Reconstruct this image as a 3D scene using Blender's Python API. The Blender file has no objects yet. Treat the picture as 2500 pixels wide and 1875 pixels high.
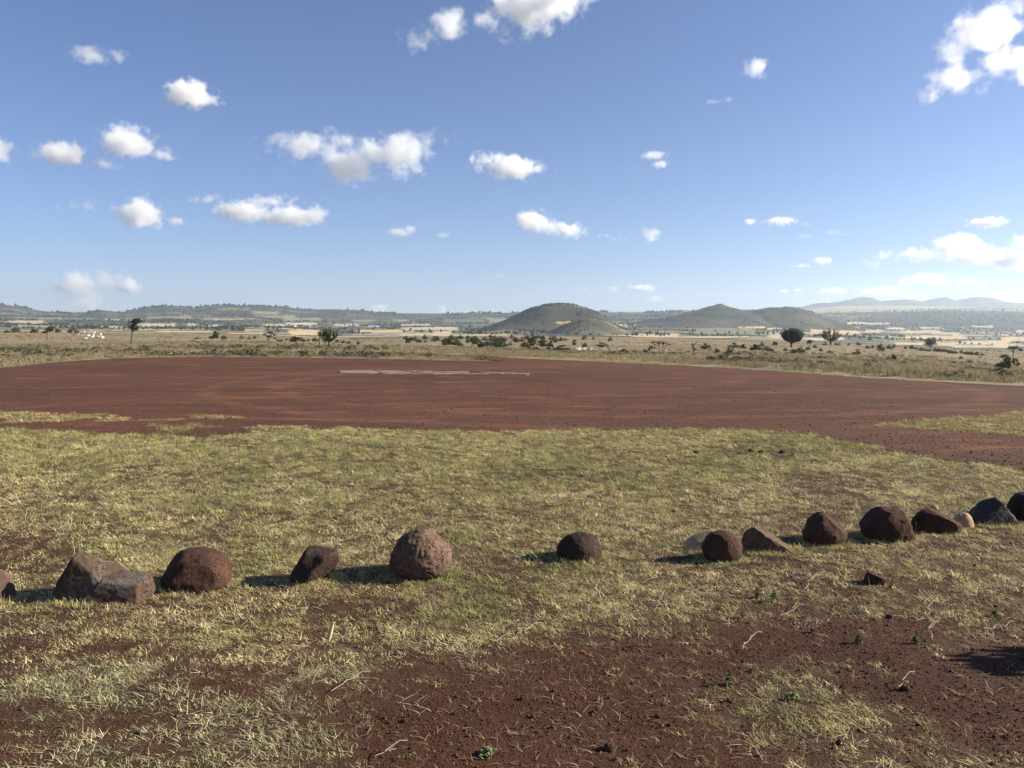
import bpy, bmesh, math, random
import numpy as np
from mathutils import Vector, Matrix

# ------------------------------------------------------------------ camera, sky, sun, exposure
S = bpy.context.scene
COL = S.collection
PW, PH, F, HZ, EYE = 2500.0, 1875.0, 2000.0, 800.0, 1.6
CX, CY = PW / 2, PH / 2
PITCH = math.atan((CY - HZ) / F)
cam = bpy.data.cameras.new('camera')
co = bpy.data.objects.new('camera', cam)
COL.objects.link(co)
S.camera = co
co.location = (0, 0, EYE)
co.rotation_euler = (math.pi / 2 - PITCH, 0, 0)
cam.sensor_width = 36
cam.lens = 36 * F / PW
cam.clip_start = 0.05
cam.clip_end = 300000

SUN_EL, SUN_AZ = math.radians(25), math.radians(86)
W = bpy.data.worlds.new('World')
S.world = W
W.use_nodes = True
wn = W.node_tree
sky = wn.nodes.new('ShaderNodeTexSky')
sky.sky_type = 'NISHITA'
sky.sun_disc = False
sky.sun_elevation = SUN_EL
sky.sun_rotation = SUN_AZ
sky.altitude = 1700
sky.air_density = 1.0
sky.dust_density = 0.4
sky.ozone_density = 3.5
wb = wn.nodes.new('ShaderNodeVectorMath')          # white balance of the sky
wb.operation = 'MULTIPLY'
wb.inputs[1].default_value = (0.90, 0.855, 0.975)
wn.links.new(sky.outputs[0], wb.inputs[0])
wn.links.new(wb.outputs[0], wn.nodes['Background'].inputs[0])
wn.nodes['Background'].inputs[1].default_value = 0.057
sl = bpy.data.lights.new('sun', 'SUN')
sl.energy = 5.0
sl.angle = math.radians(0.53)
sl.color = (1.0, 0.915, 0.765)
so = bpy.data.objects.new('sun', sl)
COL.objects.link(so)
SUN = Vector((math.sin(SUN_AZ) * math.cos(SUN_EL), math.cos(SUN_AZ) * math.cos(SUN_EL), math.sin(SUN_EL)))
so.rotation_euler = SUN.to_track_quat('Z', 'Y').to_euler()
S.view_settings.view_transform = 'Standard'
S.view_settings.look = 'None'
S.view_settings.gamma = 1
S.view_settings.exposure = 1.33
S.cycles.max_bounces = 8
S.cycles.diffuse_bounces = 3
S.cycles.volume_bounces = 5
S.cycles.transparent_max_bounces = 12

# ------------------------------------------------------------------ helpers
rng = np.random.default_rng(7)
random.seed(7)
R = math.radians
FW = np.array((0, math.cos(PITCH), -math.sin(PITCH)))
UP = np.array((0, math.sin(PITCH), math.cos(PITCH)))


def ray(u, v):
    d = FW + np.array((1, 0, 0)) * ((u - CX) / F) + UP * ((CY - v) / F)
    return d / np.linalg.norm(d)


def to_px(x, y, z):
    f = y * FW[1] + (z - EYE) * FW[2]
    g = y * UP[1] + (z - EYE) * UP[2]
    f = np.maximum(f, 1e-3)
    return CX + F * x / f, CY - F * g / f


def flat(u, v):
    """point of the level ground (z = 0) seen at a pixel"""
    d = ray(u, v)
    t = EYE / -d[2]
    return np.array((d[0] * t, d[1] * t, 0.0))


def _hash(ix, iy, iz, seed):
    h = (ix.astype(np.int64) * 374761393 + iy.astype(np.int64) * 668265263 + iz.astype(np.int64) * 2147483647 + seed * 974634721) & 0xFFFFFFFF
    h = ((h ^ (h >> 13)) * 1274126177) & 0xFFFFFFFF
    h = ((h ^ (h >> 16)) * 2246822519) & 0xFFFFFFFF
    return ((h ^ (h >> 15)) & 0xFFFFFF) / float(0xFFFFFF)


def noise3(x, y, z, seed=0):
    x, y, z = np.broadcast_arrays(np.asarray(x, float), np.asarray(y, float), np.asarray(z, float))
    ix, iy, iz = np.floor(x), np.floor(y), np.floor(z)
    fx, fy, fz = x - ix, y - iy, z - iz
    fx, fy, fz = fx * fx * (3 - 2 * fx), fy * fy * (3 - 2 * fy), fz * fz * (3 - 2 * fz)
    ix, iy, iz = ix.astype(np.int64), iy.astype(np.int64), iz.astype(np.int64)
    r = 0
    for a in (0, 1):
        for b in (0, 1):
            for c in (0, 1):
                w = (fx if a else 1 - fx) * (fy if b else 1 - fy) * (fz if c else 1 - fz)
                r = r + w * _hash(ix + a, iy + b, iz + c, seed)
    return r * 2 - 1


def noise2(x, y, seed=0):
    x, y = np.broadcast_arrays(np.asarray(x, float), np.asarray(y, float))
    ix, iy = np.floor(x), np.floor(y)
    fx, fy = x - ix, y - iy
    fx, fy = fx * fx * (3 - 2 * fx), fy * fy * (3 - 2 * fy)
    ix, iy = ix.astype(np.int64), iy.astype(np.int64)
    iz = np.zeros_like(ix)
    r = 0
    for a in (0, 1):
        for b in (0, 1):
            r = r + (fx if a else 1 - fx) * (fy if b else 1 - fy) * _hash(ix + a, iy + b, iz, seed)
    return r * 2 - 1


def fbm2(x, y, scale=1.0, octaves=4, seed=0, gain=0.5):
    r, a, t = 0, 1.0, 0
    for i in range(octaves):
        k = scale * 2.03 ** i
        r = r + a * noise2(np.asarray(x) * k + 17.3 * i, np.asarray(y) * k - 9.1 * i, seed + i)
        t += a
        a *= gain
    return r / t


def fbm3(p, scale=1.0, octaves=4, seed=0, gain=0.5):
    r, a, t = 0, 1.0, 0
    for i in range(octaves):
        k = scale * 2.03 ** i
        r = r + a * noise3(p[:, 0] * k + 5.7 * i, p[:, 1] * k, p[:, 2] * k - 3.1 * i, seed + i)
        t += a
        a *= gain
    return r / t


def sstep(a, b, x):
    t = np.clip((np.asarray(x, float) - a) / (b - a), 0, 1)
    return t * t * (3 - 2 * t)


def in_poly(px, py, poly):
    c = np.zeros(np.shape(px), bool)
    n = len(poly)
    for i in range(n):
        x0, y0 = poly[i]
        x1, y1 = poly[(i + 1) % n]
        if y0 == y1:
            continue
        c ^= ((y0 > py) != (y1 > py)) & (px < (x1 - x0) * (py - y0) / (y1 - y0) + x0)
    return c


def mesh_np(name, verts, faces, mat=None, smooth=False):
    me = bpy.data.meshes.new(name)
    v = np.asarray(verts, np.float32)
    if isinstance(faces, np.ndarray):
        k = faces.shape[1]
        me.vertices.add(len(v))
        me.vertices.foreach_set('co', v.ravel())
        me.loops.add(faces.size)
        me.loops.foreach_set('vertex_index', faces.astype(np.int32).ravel())
        me.polygons.add(len(faces))
        me.polygons.foreach_set('loop_start', np.arange(0, faces.size, k, dtype=np.int32))
        me.polygons.foreach_set('loop_total', np.full(len(faces), k, np.int32))
        me.update(calc_edges=True)
    else:
        me.from_pydata([tuple(a) for a in v], [], faces)
        me.update()
    if smooth:
        me.polygons.foreach_set('use_smooth', np.ones(len(me.polygons), bool))
    if mat:
        me.materials.append(mat)
    return me


def link(name, me, parent=None, **props):
    o = bpy.data.objects.new(name, me)
    COL.objects.link(o)
    if parent is not None:
        o.parent = parent
    for k, v in props.items():
        o[k] = v
    return o


def vcol(me, name, arr):
    a = me.attributes.new(name, 'FLOAT_COLOR', 'POINT')
    arr = np.asarray(arr, np.float32)
    if arr.shape[1] == 3:
        arr = np.concatenate([arr, np.ones((len(arr), 1), np.float32)], 1)
    a.data.foreach_set('color', arr.ravel())


def vfloat(me, name, arr):
    a = me.attributes.new(name, 'FLOAT', 'POINT')
    a.data.foreach_set('value', np.asarray(arr, np.float32))


class NT:
    """short hand for building a material's nodes"""
    def __init__(self, name, rough=0.95):
        self.m = bpy.data.materials.new(name)
        self.m.use_nodes = True
        self.t = self.m.node_tree
        self.b = self.t.nodes['Principled BSDF']
        self.out = self.t.nodes['Material Output']
        self.b.inputs['Roughness'].default_value = rough
        self.b.inputs['Specular IOR Level'].default_value = 0.15

    def n(self, typ, **kw):
        n = self.t.nodes.new(typ)
        for k, v in kw.items():
            setattr(n, k, v)
        return n

    def l(self, a, b):
        self.t.links.new(a, b)

    def math(self, op, a, b=None, c=None):
        n = self.n('ShaderNodeMath', operation=op)
        for i, x in enumerate((a, b, c)):
            if x is None:
                continue
            if isinstance(x, (int, float)):
                n.inputs[i].default_value = x
            else:
                self.l(x, n.inputs[i])
        return n.outputs[0]

    def noise(self, scale, detail=4, rough=0.55, vec=None, dist=0.0):
        n = self.n('ShaderNodeTexNoise')
        n.inputs['Scale'].default_value = scale
        n.inputs['Detail'].default_value = detail
        n.inputs['Roughness'].default_value = rough
        n.inputs['Distortion'].default_value = dist
        if vec is not None:
            self.l(vec, n.inputs['Vector'])
        return n.outputs[0]

    def rng(self, x, a, b, c=0.0, d=1.0):
        n = self.n('ShaderNodeMapRange')
        for i, v in zip(('From Min', 'From Max', 'To Min', 'To Max'), (a, b, c, d)):
            n.inputs[i].default_value = v
        self.l(x, n.inputs['Value'])
        return n.outputs[0]

    def mix(self, fac, a, b, mode='MIX'):
        n = self.n('ShaderNodeMix', data_type='RGBA', blend_type=mode)
        for s, x in ((n.inputs[0], fac), (n.inputs[6], a), (n.inputs[7], b)):
            if isinstance(x, (int, float)):
                s.default_value = x
            elif isinstance(x, tuple):
                s.default_value = (*x, 1)
            else:
                self.l(x, s)
        return n.outputs[2]

    def attr(self, name, kind='GEOMETRY'):
        return self.n('ShaderNodeAttribute', attribute_name=name, attribute_type=kind)

    def pos(self, scale=None):
        g = self.n('ShaderNodeNewGeometry').outputs['Position']
        if scale is None:
            return g
        m = self.n('ShaderNodeMapping')
        m.inputs['Scale'].default_value = scale
        self.l(g, m.inputs['Vector'])
        return m.outputs[0]

    def bump(self, h, strength=0.5, dist=0.02):
        n = self.n('ShaderNodeBump')
        n.inputs['Distance'].default_value = dist
        if isinstance(strength, (int, float)):
            n.inputs['Strength'].default_value = strength
        else:
            self.l(strength, n.inputs['Strength'])
        self.l(h, n.inputs['Height'])
        self.l(n.outputs[0], self.b.inputs['Normal'])

    def color(self, c):
        self.l(c, self.b.inputs['Base Color'])


# ------------------------------------------------------------------ the lie of the land
COLS = np.array([-600, 0, 325, 640, 800, 1000, 1250, 1600, 1933, 2250, 2500, 3100], float)
YK = np.array([0, 20, 30, 45, 70, 110, 160, 250, 400, 600, 800, 1200, 2000, 3000], float)
VT = {  # pixel row of the ground at these distances, per column
    20: [960] * 12,
    30: [906.7] * 9 + [912, 925, 940],
    45: [871.1] * 7 + [875, 885, 900, 916, 930],
    70: [852, 851, 850, 850, 849.5, 849.5, 860, 871, 876, 890, 908, 925],
    110: [845, 844, 843, 842, 848, 851, 856, 866, 869, 879, 897, 915],
    160: [836, 835, 834, 834, 841, 846, 850, 857, 858, 868, 882, 900],
    250: [825, 824, 824, 825, 832, 836, 838, 843, 846, 856, 866, 880],
    400: [812, 811, 813, 817, 826, 827, 826, 831, 835, 848, 856, 865],
    600: [807, 807, 811, 815, 830, 826, 818, 823, 833, 852, 860, 865],
    800: [810, 810, 813, 817, 832, 829, 823, 828, 838, 852, 860, 865],
    1200: [806, 806, 810, 814, 824, 822, 821, 826, 830, 843, 851, 858],
    2000: [793, 793, 796, 799, 805, 804, 803, 808, 810, 824, 828, 835],
    3000: [776, 776, 778, 780, 786, 787, 785, 786, 790, 806, 808, 812],
}
RIDGE = np.array([(-600, 735), (-200, 738), (0, 742), (30, 744), (70, 753), (110, 761), (150, 765), (200, 768), (240, 759), (258, 757), (290, 762), (325, 757), (360, 750), (400, 747),
                  (440, 747), (470, 751), (505, 747), (535, 743), (600, 744), (640, 745), (700, 749), (735, 755), (800, 754), (880, 757), (905, 762), (960, 765), (1000, 769), (1060, 768),
                  (1110, 767), (1160, 764), (1230, 764), (1440, 756), (1480, 762), (1560, 763), (1640, 760), (1670, 758), (1720, 764), (1900, 764), (2000, 763), (2100, 761),
                  (2200, 758), (2320, 753), (2400, 751), (2500, 750), (2700, 748), (3100, 748)], float)
BEYOND = np.array([(-600, 760), (1500, 768), (1640, 762), (1800, 757), (1955, 757), (2050, 749), (2200, 748), (2320, 750), (2400, 754), (2500, 755), (3100, 755)], float)


def _z(v, Y):
    return EYE + Y * np.tan(np.arctan((CY - v) / F) - PITCH)


def _Hraw(u, Y):
    K = np.array(list(VT.keys()) + [4500, 6500, 9500], float)
    vs = [np.interp(u, COLS, VT[k]) for k in VT]
    vs.append(np.interp(u, RIDGE[:, 0], RIDGE[:, 1]))
    bv = np.interp(u, BEYOND[:, 0], BEYOND[:, 1])
    vs += [bv, bv - 1]
    Z = np.stack([_z(v, k) for v, k in zip(vs, K)], -1)
    Z[..., 0] = 0
    idx = np.clip(np.searchsorted(K, Y, side='right') - 1, 0, len(K) - 2)
    t = np.clip((Y - K[idx]) / (K[idx + 1] - K[idx]), 0, 1)
    z0 = np.take_along_axis(Z, idx[..., None], -1)[..., 0]
    z1 = np.take_along_axis(Z, idx[..., None] + 1, -1)[..., 0]
    return np.where(Y <= 20, 0, z0 + (z1 - z0) * t)


def H(x, y):
    x = np.asarray(x, float)
    y = np.asarray(y, float)
    x, y = np.broadcast_arrays(x, y)
    az = np.arctan2(x, y)
    azc = np.clip(az, math.atan(-1850 / F), math.atan(1850 / F))
    r = np.hypot(x, y)
    Y = r * np.cos(azc)
    u = CX + F * np.tan(azc)
    s = np.where(Y < 3400, 0.13, 0.05)
    z = (_Hraw(u, Y * (1 - s)) + 2 * _Hraw(u, Y) + _Hraw(u, Y * (1 + s))) / 4
    back = sstep(R(55), R(110), np.abs(az))
    z = z * (1 - back)
    amp = sstep(30, 120, r) * 0.12 + sstep(700, 3000, r) * 3.0
    z = z + amp * fbm2(x, y, 1 / 40.0, 3, 3) + sstep(1500, 4000, r) * 7 * fbm2(x, y, 1 / 420.0, 3, 8)
    z = z + 0.016 * (1 - sstep(6, 11, r)) * fbm2(x, y, 1.1, 4, 5)
    return z


def hit(u, v, near=2.0, far=9000.0):
    """first point of the terrain along the ray of a pixel"""
    d = ray(u, v)
    t = np.geomspace(near, far, 4000)
    P = np.array((0, 0, EYE)) + t[:, None] * d
    below = P[:, 2] < H(P[:, 0], P[:, 1])
    k = int(np.argmax(below)) if below.any() else len(t) - 1
    a, b = t[max(k - 1, 0)], t[k]
    for _ in range(12):
        m = (a + b) / 2
        p = np.array((0, 0, EYE)) + m * d
        if p[2] < float(H(p[0], p[1])):
            b = m
        else:
            a = m
    return np.array((0, 0, EYE)) + b * d


def at_dist(u, Y):
    x = (u - CX) / F * Y
    return np.array((x, Y, float(H(x, Y))))


# edges of the red airstrip, as pixels of the level ground
STRIP_NEAR = np.array([(-900, 1030), (-300, 1040), (0, 1048), (250, 1060), (500, 1066), (700, 1052), (850, 1046), (1000, 1050), (1200, 1053), (1500, 1048), (1800, 1048), (1950, 1056),
                       (2050, 1075), (2200, 1106), (2350, 1130), (2500, 1150), (2900, 1215), (3400, 1300)], float)
STRIP_FAR = np.array([(-900, 985), (-300, 930), (0, 900), (100, 889), (200, 881), (300, 875), (500, 871), (700, 873), (900, 877), (1100, 881), (1215, 883), (1235, 873), (1350, 878),
                      (1500, 885), (1700, 894), (1900, 906), (2100, 921), (2300, 933), (2500, 943), (2900, 962), (3400, 985)], float)
TRACK_FAR = np.array([(840, 858.5), (900, 857.5), (1000, 860), (1150, 867), (1240, 873.5)], float)
TRACK_NEAR = np.array([(840, 859), (900, 860.5), (1000, 866), (1100, 873), (1240, 883)], float)


def near_v(u):
    return np.interp(u, STRIP_NEAR[:, 0], STRIP_NEAR[:, 1]) + 1.6 * noise2(u / 14.0, 0.3, 41) + 2.4 * noise2(u / 60.0, 1.3, 42)


def far_v(u):
    return np.interp(u, STRIP_FAR[:, 0], STRIP_FAR[:, 1]) + 0.5 * noise2(u / 9.0, 7.3, 43) + 0.5 * noise2(u / 40.0, 8.3, 44)


BARE = [(800, 1990), (850, 1760), (880, 1660), (960, 1625), (1080, 1650), (1200, 1640), (1330, 1600), (1500, 1580), (1640, 1545), (1800, 1520), (1950, 1490), (2120, 1490), (2300, 1500),
        (2560, 1515), (2700, 1990)]
VERGE_L = [(-60, 1008), (250, 1010), (480, 1012), (600, 1022), (420, 1030), (180, 1032), (-60, 1040)]
VERGE_M = [(380, 1042), (560, 1034), (640, 1040), (860, 1040), (800, 1060), (420, 1062)]
VERGE_R = [(2130, 1042), (2260, 1026), (2500, 1004), (2900, 975), (2900, 1085), (2500, 1066), (2340, 1056)]


def cover(x, y):
    """share of the lawn's soil that grass hides, 0 to 1"""
    u, v = to_px(x, y, 0.0)
    wob = 38 * fbm2(x, y, 1.6, 4, 21) + 14 * fbm2(x, y, 7.0, 3, 26)
    uu, vv = u + wob * 1.4, v + wob
    lawn = v > near_v(u)
    c = 0.92 + 0.35 * fbm2(x, y, 0.9, 4, 22) - 0.25 * sstep(0.1, 0.5, fbm2(x, y, 2.6, 3, 23))
    c = np.where(v > 1240, c - 0.12, c)
    soft = sum(in_poly(uu + 120 * math.cos(k) * q, vv + 75 * math.sin(k) * q, BARE) * 1.0 for k in np.arange(0, 6.28, .785) for q in (.45, 1.0)) / 16.0
    bare = soft > .5
    patch = sstep(0.02, 0.42, fbm2(x, y, 1.5, 4, 24))
    fine_ = sstep(-.05, .4, fbm2(x, y, 3.2, 4, 29))
    inner = 0.03 + (0.40 * patch + .30 * fine_) * sstep(1500, 1900, u) + 0.10 * patch
    c = c * (1 - soft) ** 1.3 + inner * soft
    left = (u < 900) & (v > 1560) & ~bare
    c = np.where(left, c * (0.62 + 0.55 * sstep(-0.25, 0.25, fbm2(x, y, 2.0, 4, 25))), c)
    for (bu, bv, ru, rv) in ((560, 1655, 120, 40), (150, 1750, 190, 45), (-10, 1810, 120, 60), (40, 1370, 150, 60), (430, 1600, 200, 30), (1010, 1600, 60, 20),
                             (1900, 1385, 90, 25), (2050, 1195, 160, 30), (1840, 1108, 170, 14), (1370, 1168, 90, 14)):
        e = ((uu - bu) / ru) ** 2 + ((vv - bv) / rv) ** 2
        c = c * (1 - 0.5 * (1 - sstep(0.4, 1.6, e)))
    c = np.where((u > 1900) & (v > 1150) & (v < 1460), c * 0.78, c)
    c = np.clip(c, 0.02, 1.0)
    wob2 = 9 * fbm2(x, y, 0.5, 3, 27)
    patchy = sstep(-0.25, 0.15, fbm2(x, y, 1.1, 3, 28))
    ver = in_poly(u + 4 * wob2, v + wob2, VERGE_R) * 0.9 + in_poly(u + 4 * wob2, v + wob2 * .6, VERGE_L) * 0.9 * patchy + in_poly(u + 4 * wob2, v + wob2 * .6, VERGE_M) * 0.9 * patchy
    return np.where(lawn, c, np.clip(ver, 0, 1))


# ------------------------------------------------------------------ ground sheet
FIELDS = [  # tilled and stubble fields of the valley: pixel box, colour class
    (707, 806, 782, 818, 'gold'), (872, 805, 980, 811, 'gold'), (985, 799, 1120, 807, 'pale'), (980, 814, 1062, 819, 'pale'), (814, 791, 876, 796, 'pale'), (1085, 780, 1180, 786, 'green'),
    (1195, 777, 1250, 787, 'lime'), (1640, 814, 1660, 822, 'gold'), (1695, 821, 1800, 825, 'pale'), (1700, 801, 1840, 816, 'olive'), (1980, 800, 2100, 817, 'gold'), (1870, 800, 1905, 804, 'pale'),
    (2068, 786, 2112, 791, 'white'), (2112, 788, 2172, 792, 'pale'), (2165, 800, 2206, 804, 'white'), (2113, 805, 2152, 812, 'gold'), (2195, 807, 2300, 813, 'gold'), (2272, 812, 2342, 816, 'pale'),
    (2210, 819, 2360, 828, 'gold'), (2190, 836, 2340, 842, 'gold'), (2330, 843, 2480, 848, 'pale'), (2440, 822, 2560, 832, 'gold'), (2350, 832, 2470, 837, 'pale'), (1880, 818, 1935, 826, 'gold'),
    (1965, 824, 2060, 830, 'pale'), (20, 783, 110, 788, 'pale'), (90, 775, 150, 779, 'lime'), (330, 790, 430, 797, 'pale'), (355, 772, 470, 777, 'lime'), (495, 776, 525, 781, 'lime'),
    (460, 790, 480, 796, 'pale'), (250, 796, 290, 800, 'pale'), (30, 795, 130, 799, 'lime'), (510, 793, 540, 797, 'white'), (640, 770, 720, 775, 'lime'), (690, 776, 780, 783, 'lime'),
    (640, 792, 700, 796, 'pale'), (700, 788, 770, 793, 'white'), (620, 760, 680, 768, 'lime'), (440, 768, 520, 772, 'olive'), (860, 780, 920, 785, 'lime'), (960, 781, 1000, 785, 'lime'),
    (980, 791, 1050, 795, 'pale'), (1060, 808, 1100, 820, 'pale'), (600, 804, 650, 808, 'pale'), (380, 808, 520, 811, 'pale'), (560, 812, 640, 815, 'pale'), (2360, 795, 2420, 799, 'pale'),
    (2250, 798, 2300, 802, 'white'), (2480, 806, 2560, 812, 'gold'),
]
FC = {'gold': (.46, .33, .175), 'pale': (.42, .345, .22), 'white': (.46, .41, .30), 'green': (.13, .14, .07), 'lime': (.21, .205, .125), 'olive': (.17, .16, .08), 'bush': (.047, .051, .036), 'dry': (.22, .18, .10)}

SOIL = np.array((.055, .0225, .0125))
THATCH = np.array((.072, .054, .031))
SAV = np.array((.215, .170, .100))


def tints(x, y, z):
    """base colour of the ground, per point"""
    n = len(x)
    r = np.hypot(x, y)
    u, v = to_px(x, y, z)
    c = cover(x, y)[:, None]
    near = SOIL * (1 + 0.22 * fbm2(x, y, 2.0, 4, 31))[:, None] * (1 - c * .75) + THATCH * c * .75
    sn = fbm2(x, y, 1 / 22.0, 4, 32)[:, None]
    savc = SAV * (1 + 0.30 * sn) + np.array((.03, .0, -.01)) * sstep(250, 500, r)[:, None]
    dark = sstep(0.1, 0.45, fbm2(x, y, 1 / 12.0, 4, 33))[:, None]
    savc = savc * (1 - .45 * dark) + np.array((.07, .07, .035)) * .45 * dark
    # valley mosaic
    jx = x + 30 * fbm2(x, y, 1 / 300.0, 2, 34)
    jy = y + 30 * fbm2(x, y, 1 / 300.0, 2, 35)
    cw, cd = 150.0, 90.0
    best = np.full(n, 1e9)
    sec = np.full(n, 1e9)
    cid = np.zeros(n)
    gx, gy = np.floor(jx / cw), np.floor(jy / cd)
    zz = np.zeros(n, np.int64)
    for a in (-1, 0, 1):
        for b in (-1, 0, 1):
            hx = _hash((gx + a).astype(np.int64), (gy + b).astype(np.int64), zz, 91)
            hy = _hash((gx + a).astype(np.int64), (gy + b).astype(np.int64), zz, 92)
            hc = _hash((gx + a).astype(np.int64), (gy + b).astype(np.int64), zz, 93)
            d = np.maximum(np.abs(jx - (gx + a + .2 + .6 * hx) * cw) / cw, np.abs(jy - (gy + b + .2 + .6 * hy) * cd) / cd)
            m = d < best
            sec = np.where(m, best, np.minimum(sec, d))
            cid = np.where(m, hc, cid)
            best = np.where(m, d, best)
    val = np.tile(np.array(FC['bush']), (n, 1)) * (1 + .4 * fbm2(x, y, 1 / 60., 3, 36))[:, None]
    high = sstep(2600, 4200, r)
    k = cid + .25 * fbm2(x, y, 1 / 700., 2, 37)
    for lo, nm in ((.52, 'olive'), (.66, 'green'), (.80, 'lime'), (.88, 'dry'), (.95, 'pale')):
        lo2 = lo + .26 * high
        m = (k > lo2)[:, None]
        val = np.where(m, np.array(FC[nm]) * (1 + .15 * (cid * 37 % 1 - .5))[:, None], val)
    hedge = (sec - best) < .05
    val[hedge] = FC['bush']
    # the wooded slope and the pale plateau on the ridge
    wood = (sstep(2050, 2250, u) * sstep(3100, 3500, r) * (1 - sstep(4600, 4800, r)))[:, None]
    val = val * (1 - wood) + np.array((.034, .038, .027)) * wood
    plat = (sstep(1900, 1980, u) * sstep(4700, 5000, r))[:, None]
    val = val * (1 - plat) + np.array((.29, .275, .175)) * plat
    wob = 1.1 * fbm2(x, y, 1 / 50., 3, 38)
    skew = 14 * fbm2(x, y, 1 / 90., 3, 39)
    for (u0, v0, u1, v1, nm) in FIELDS:
        m = (u + skew > u0) & (u + skew < u1) & (v + wob > v0) & (v + wob < v1) & (r > 750)
        val[m] = np.array(FC[nm]) * (1 + .12 * fbm2(x[m], y[m], 1 / 25., 2, 40))[:, None]
    wv = sstep(450, 700, r)[:, None]
    far = savc * (1 - wv) + val * wv
    # lawn in front, dry savanna from the far side of the airstrip on
    sav = np.where((v < far_v(u) - .2) | (y < 0) | (r > 60), 1.0, 0.0)[:, None] * (r > 16)[:, None]
    sav = np.where((y < 0)[:, None], sstep(16, 30, r)[:, None], sav)
    return near * (1 - sav) + far * sav


azf = np.linspace(-R(39), R(39), 620)
azc = np.concatenate([np.linspace(-math.pi, -R(39), 70)[:-1], azf, np.linspace(R(39), math.pi, 70)[1:-1]])
rad = np.geomspace(0.6, 9300, 450)
A, RR = np.meshgrid(azc, rad)
gx, gy = (RR * np.sin(A)).ravel(), (RR * np.cos(A)).ravel()
gz = H(gx, gy)
na, nr = len(azc), len(rad)
i0 = (np.arange(nr - 1)[:, None] * na + np.arange(na)[None, :])
i1 = (np.arange(nr - 1)[:, None] * na + (np.arange(na)[None, :] + 1) % na)
quads = np.stack([i0, i1, i1 + na, i0 + na], -1).reshape(-1, 4)[:, ::-1]
# inner disc closed by a fan of quads to the centre
gv = np.concatenate([np.stack([gx, gy, gz], 1), [[0, 0, float(H(0.01, 0.01))]]])
fan = [(len(gv) - 1, (i + 2) % na, (i + 1) % na, i) for i in range(0, na - 1, 2)]
quads = np.concatenate([quads, np.array(fan)])

g = NT('ground_earth')
P = g.pos()
tint = g.attr('tint').outputs['Color']
nearf = g.attr('nearness').outputs['Fac']
n1 = g.noise(9, 6, .65, P)
n2 = g.noise(70, 4, .65, P)
fine = g.math('MULTIPLY', g.rng(n1, .25, .75, .62, 1.38), g.rng(n2, .25, .75, .6, 1.4))
mid = g.rng(g.noise(.35, 6, .65, P), .25, .75, .6, 1.4)
far_ = g.rng(g.noise(.035, 6, .7, P), .25, .75, .72, 1.28)
n = g.n('ShaderNodeMix', data_type='FLOAT')
g.l(nearf, n.inputs[0])
g.l(g.math('MULTIPLY', mid, far_), n.inputs[2])
g.l(fine, n.inputs[3])
vm = g.n('ShaderNodeVectorMath', operation='SCALE')
g.l(tint, vm.inputs[0])
g.l(n.outputs[0], vm.inputs['Scale'])
g.color(vm.outputs[0])
hgt = g.math('ADD', g.math('MULTIPLY', g.noise(38, 5, .6, P), .6), g.math('MULTIPLY', g.noise(120, 3, .6, P), .4))
g.bump(hgt, g.math('MULTIPLY', nearf, .8), .02)
me = mesh_np('ground', gv, quads, g.m, True)
vcol(me, 'tint', tints(gv[:, 0], gv[:, 1], gv[:, 2]))
vfloat(me, 'nearness', 1 - sstep(12, 60, np.hypot(gv[:, 0], gv[:, 1])))
link('ground', me, kind='structure', label='grassy savanna ground running down into a farmed valley')

# ------------------------------------------------------------------ red airstrip and the track joining it
st = NT('red_murram')
P = st.pos()
Ps = st.pos((.45, 1.0, 1))
big = st.noise(.22, 5, .6, Ps, .6)
med = st.noise(1.1, 6, .65, st.pos((.35, 1.2, 1)), .4)
fin = st.noise(14, 5, .7, P)
grv = st.n('ShaderNodeTexVoronoi')
grv.inputs['Scale'].default_value = 22
st.l(P, grv.inputs['Vector'])
base = st.mix(st.rng(big, .3, .7), (.058, .0265, .0155), (.096, .040, .0215))
base = st.mix(st.rng(med, .54, .68, 0, .9), base, (.175, .070, .034))
base = st.mix(st.rng(med, .36, .22, 0, .7), base, (.037, .019, .0145))
sc = st.math('MULTIPLY', st.rng(fin, .25, .75, .75, 1.25), st.rng(st.noise(3.2, 5, .7, P), .3, .7, .8, 1.2))
vm = st.n('ShaderNodeVectorMath', operation='SCALE')
st.l(base, vm.inputs[0])
st.l(sc, vm.inputs['Scale'])
# curved wheel marks: pale dusty arcs where vehicles turn at the end of the strip
sp = st.n('ShaderNodeSeparateXYZ')
st.l(P, sp.inputs[0])


def arc(cx, cy, rad_, wid, col, amt, prev):
    dx = st.math('SUBTRACT', sp.outputs[0], cx)
    dy = st.math('SUBTRACT', sp.outputs[1], cy)
    d = st.math('SQRT', st.math('ADD', st.math('MULTIPLY', dx, dx), st.math('MULTIPLY', dy, dy)))
    e = st.math('ABSOLUTE', st.math('SUBTRACT', st.math('ADD', d, st.math('MULTIPLY', st.noise(.8, 3, .5, P), .5)), rad_ + .25))
    k = st.math('MULTIPLY', st.rng(e, wid, wid * .3, 0, amt * .5), st.rng(st.noise(.9, 4, .6, P), .35, .6))
    return st.mix(k, prev, col)


cc = vm.outputs[0]
for (cx_, cy_, rr_, w_, col_, a_) in ((3, 24, 9.5, .35, (.20, .085, .058), .7), (3, 24, 11.2, .35, (.20, .085, .058), .6), (2, 10, 13.2, .25, (.19, .08, .055), .5), (-6, 30, 14, .4, (.17, .065, .04), .5),
                                      (-6, 30, 16, .4, (.17, .065, .04), .4), (9, 9, 8.5, .22, (.04, .022, .02), .6), (24, 10, 15, .3, (.045, .024, .02), .5)):
    cc = arc(cx_, cy_, rr_, w_, col_, a_, cc)
st.color(cc)
st.bump(st.math('ADD', fin, st.math('MULTIPLY', grv.outputs['Distance'], .5)), .45, .03)


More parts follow.
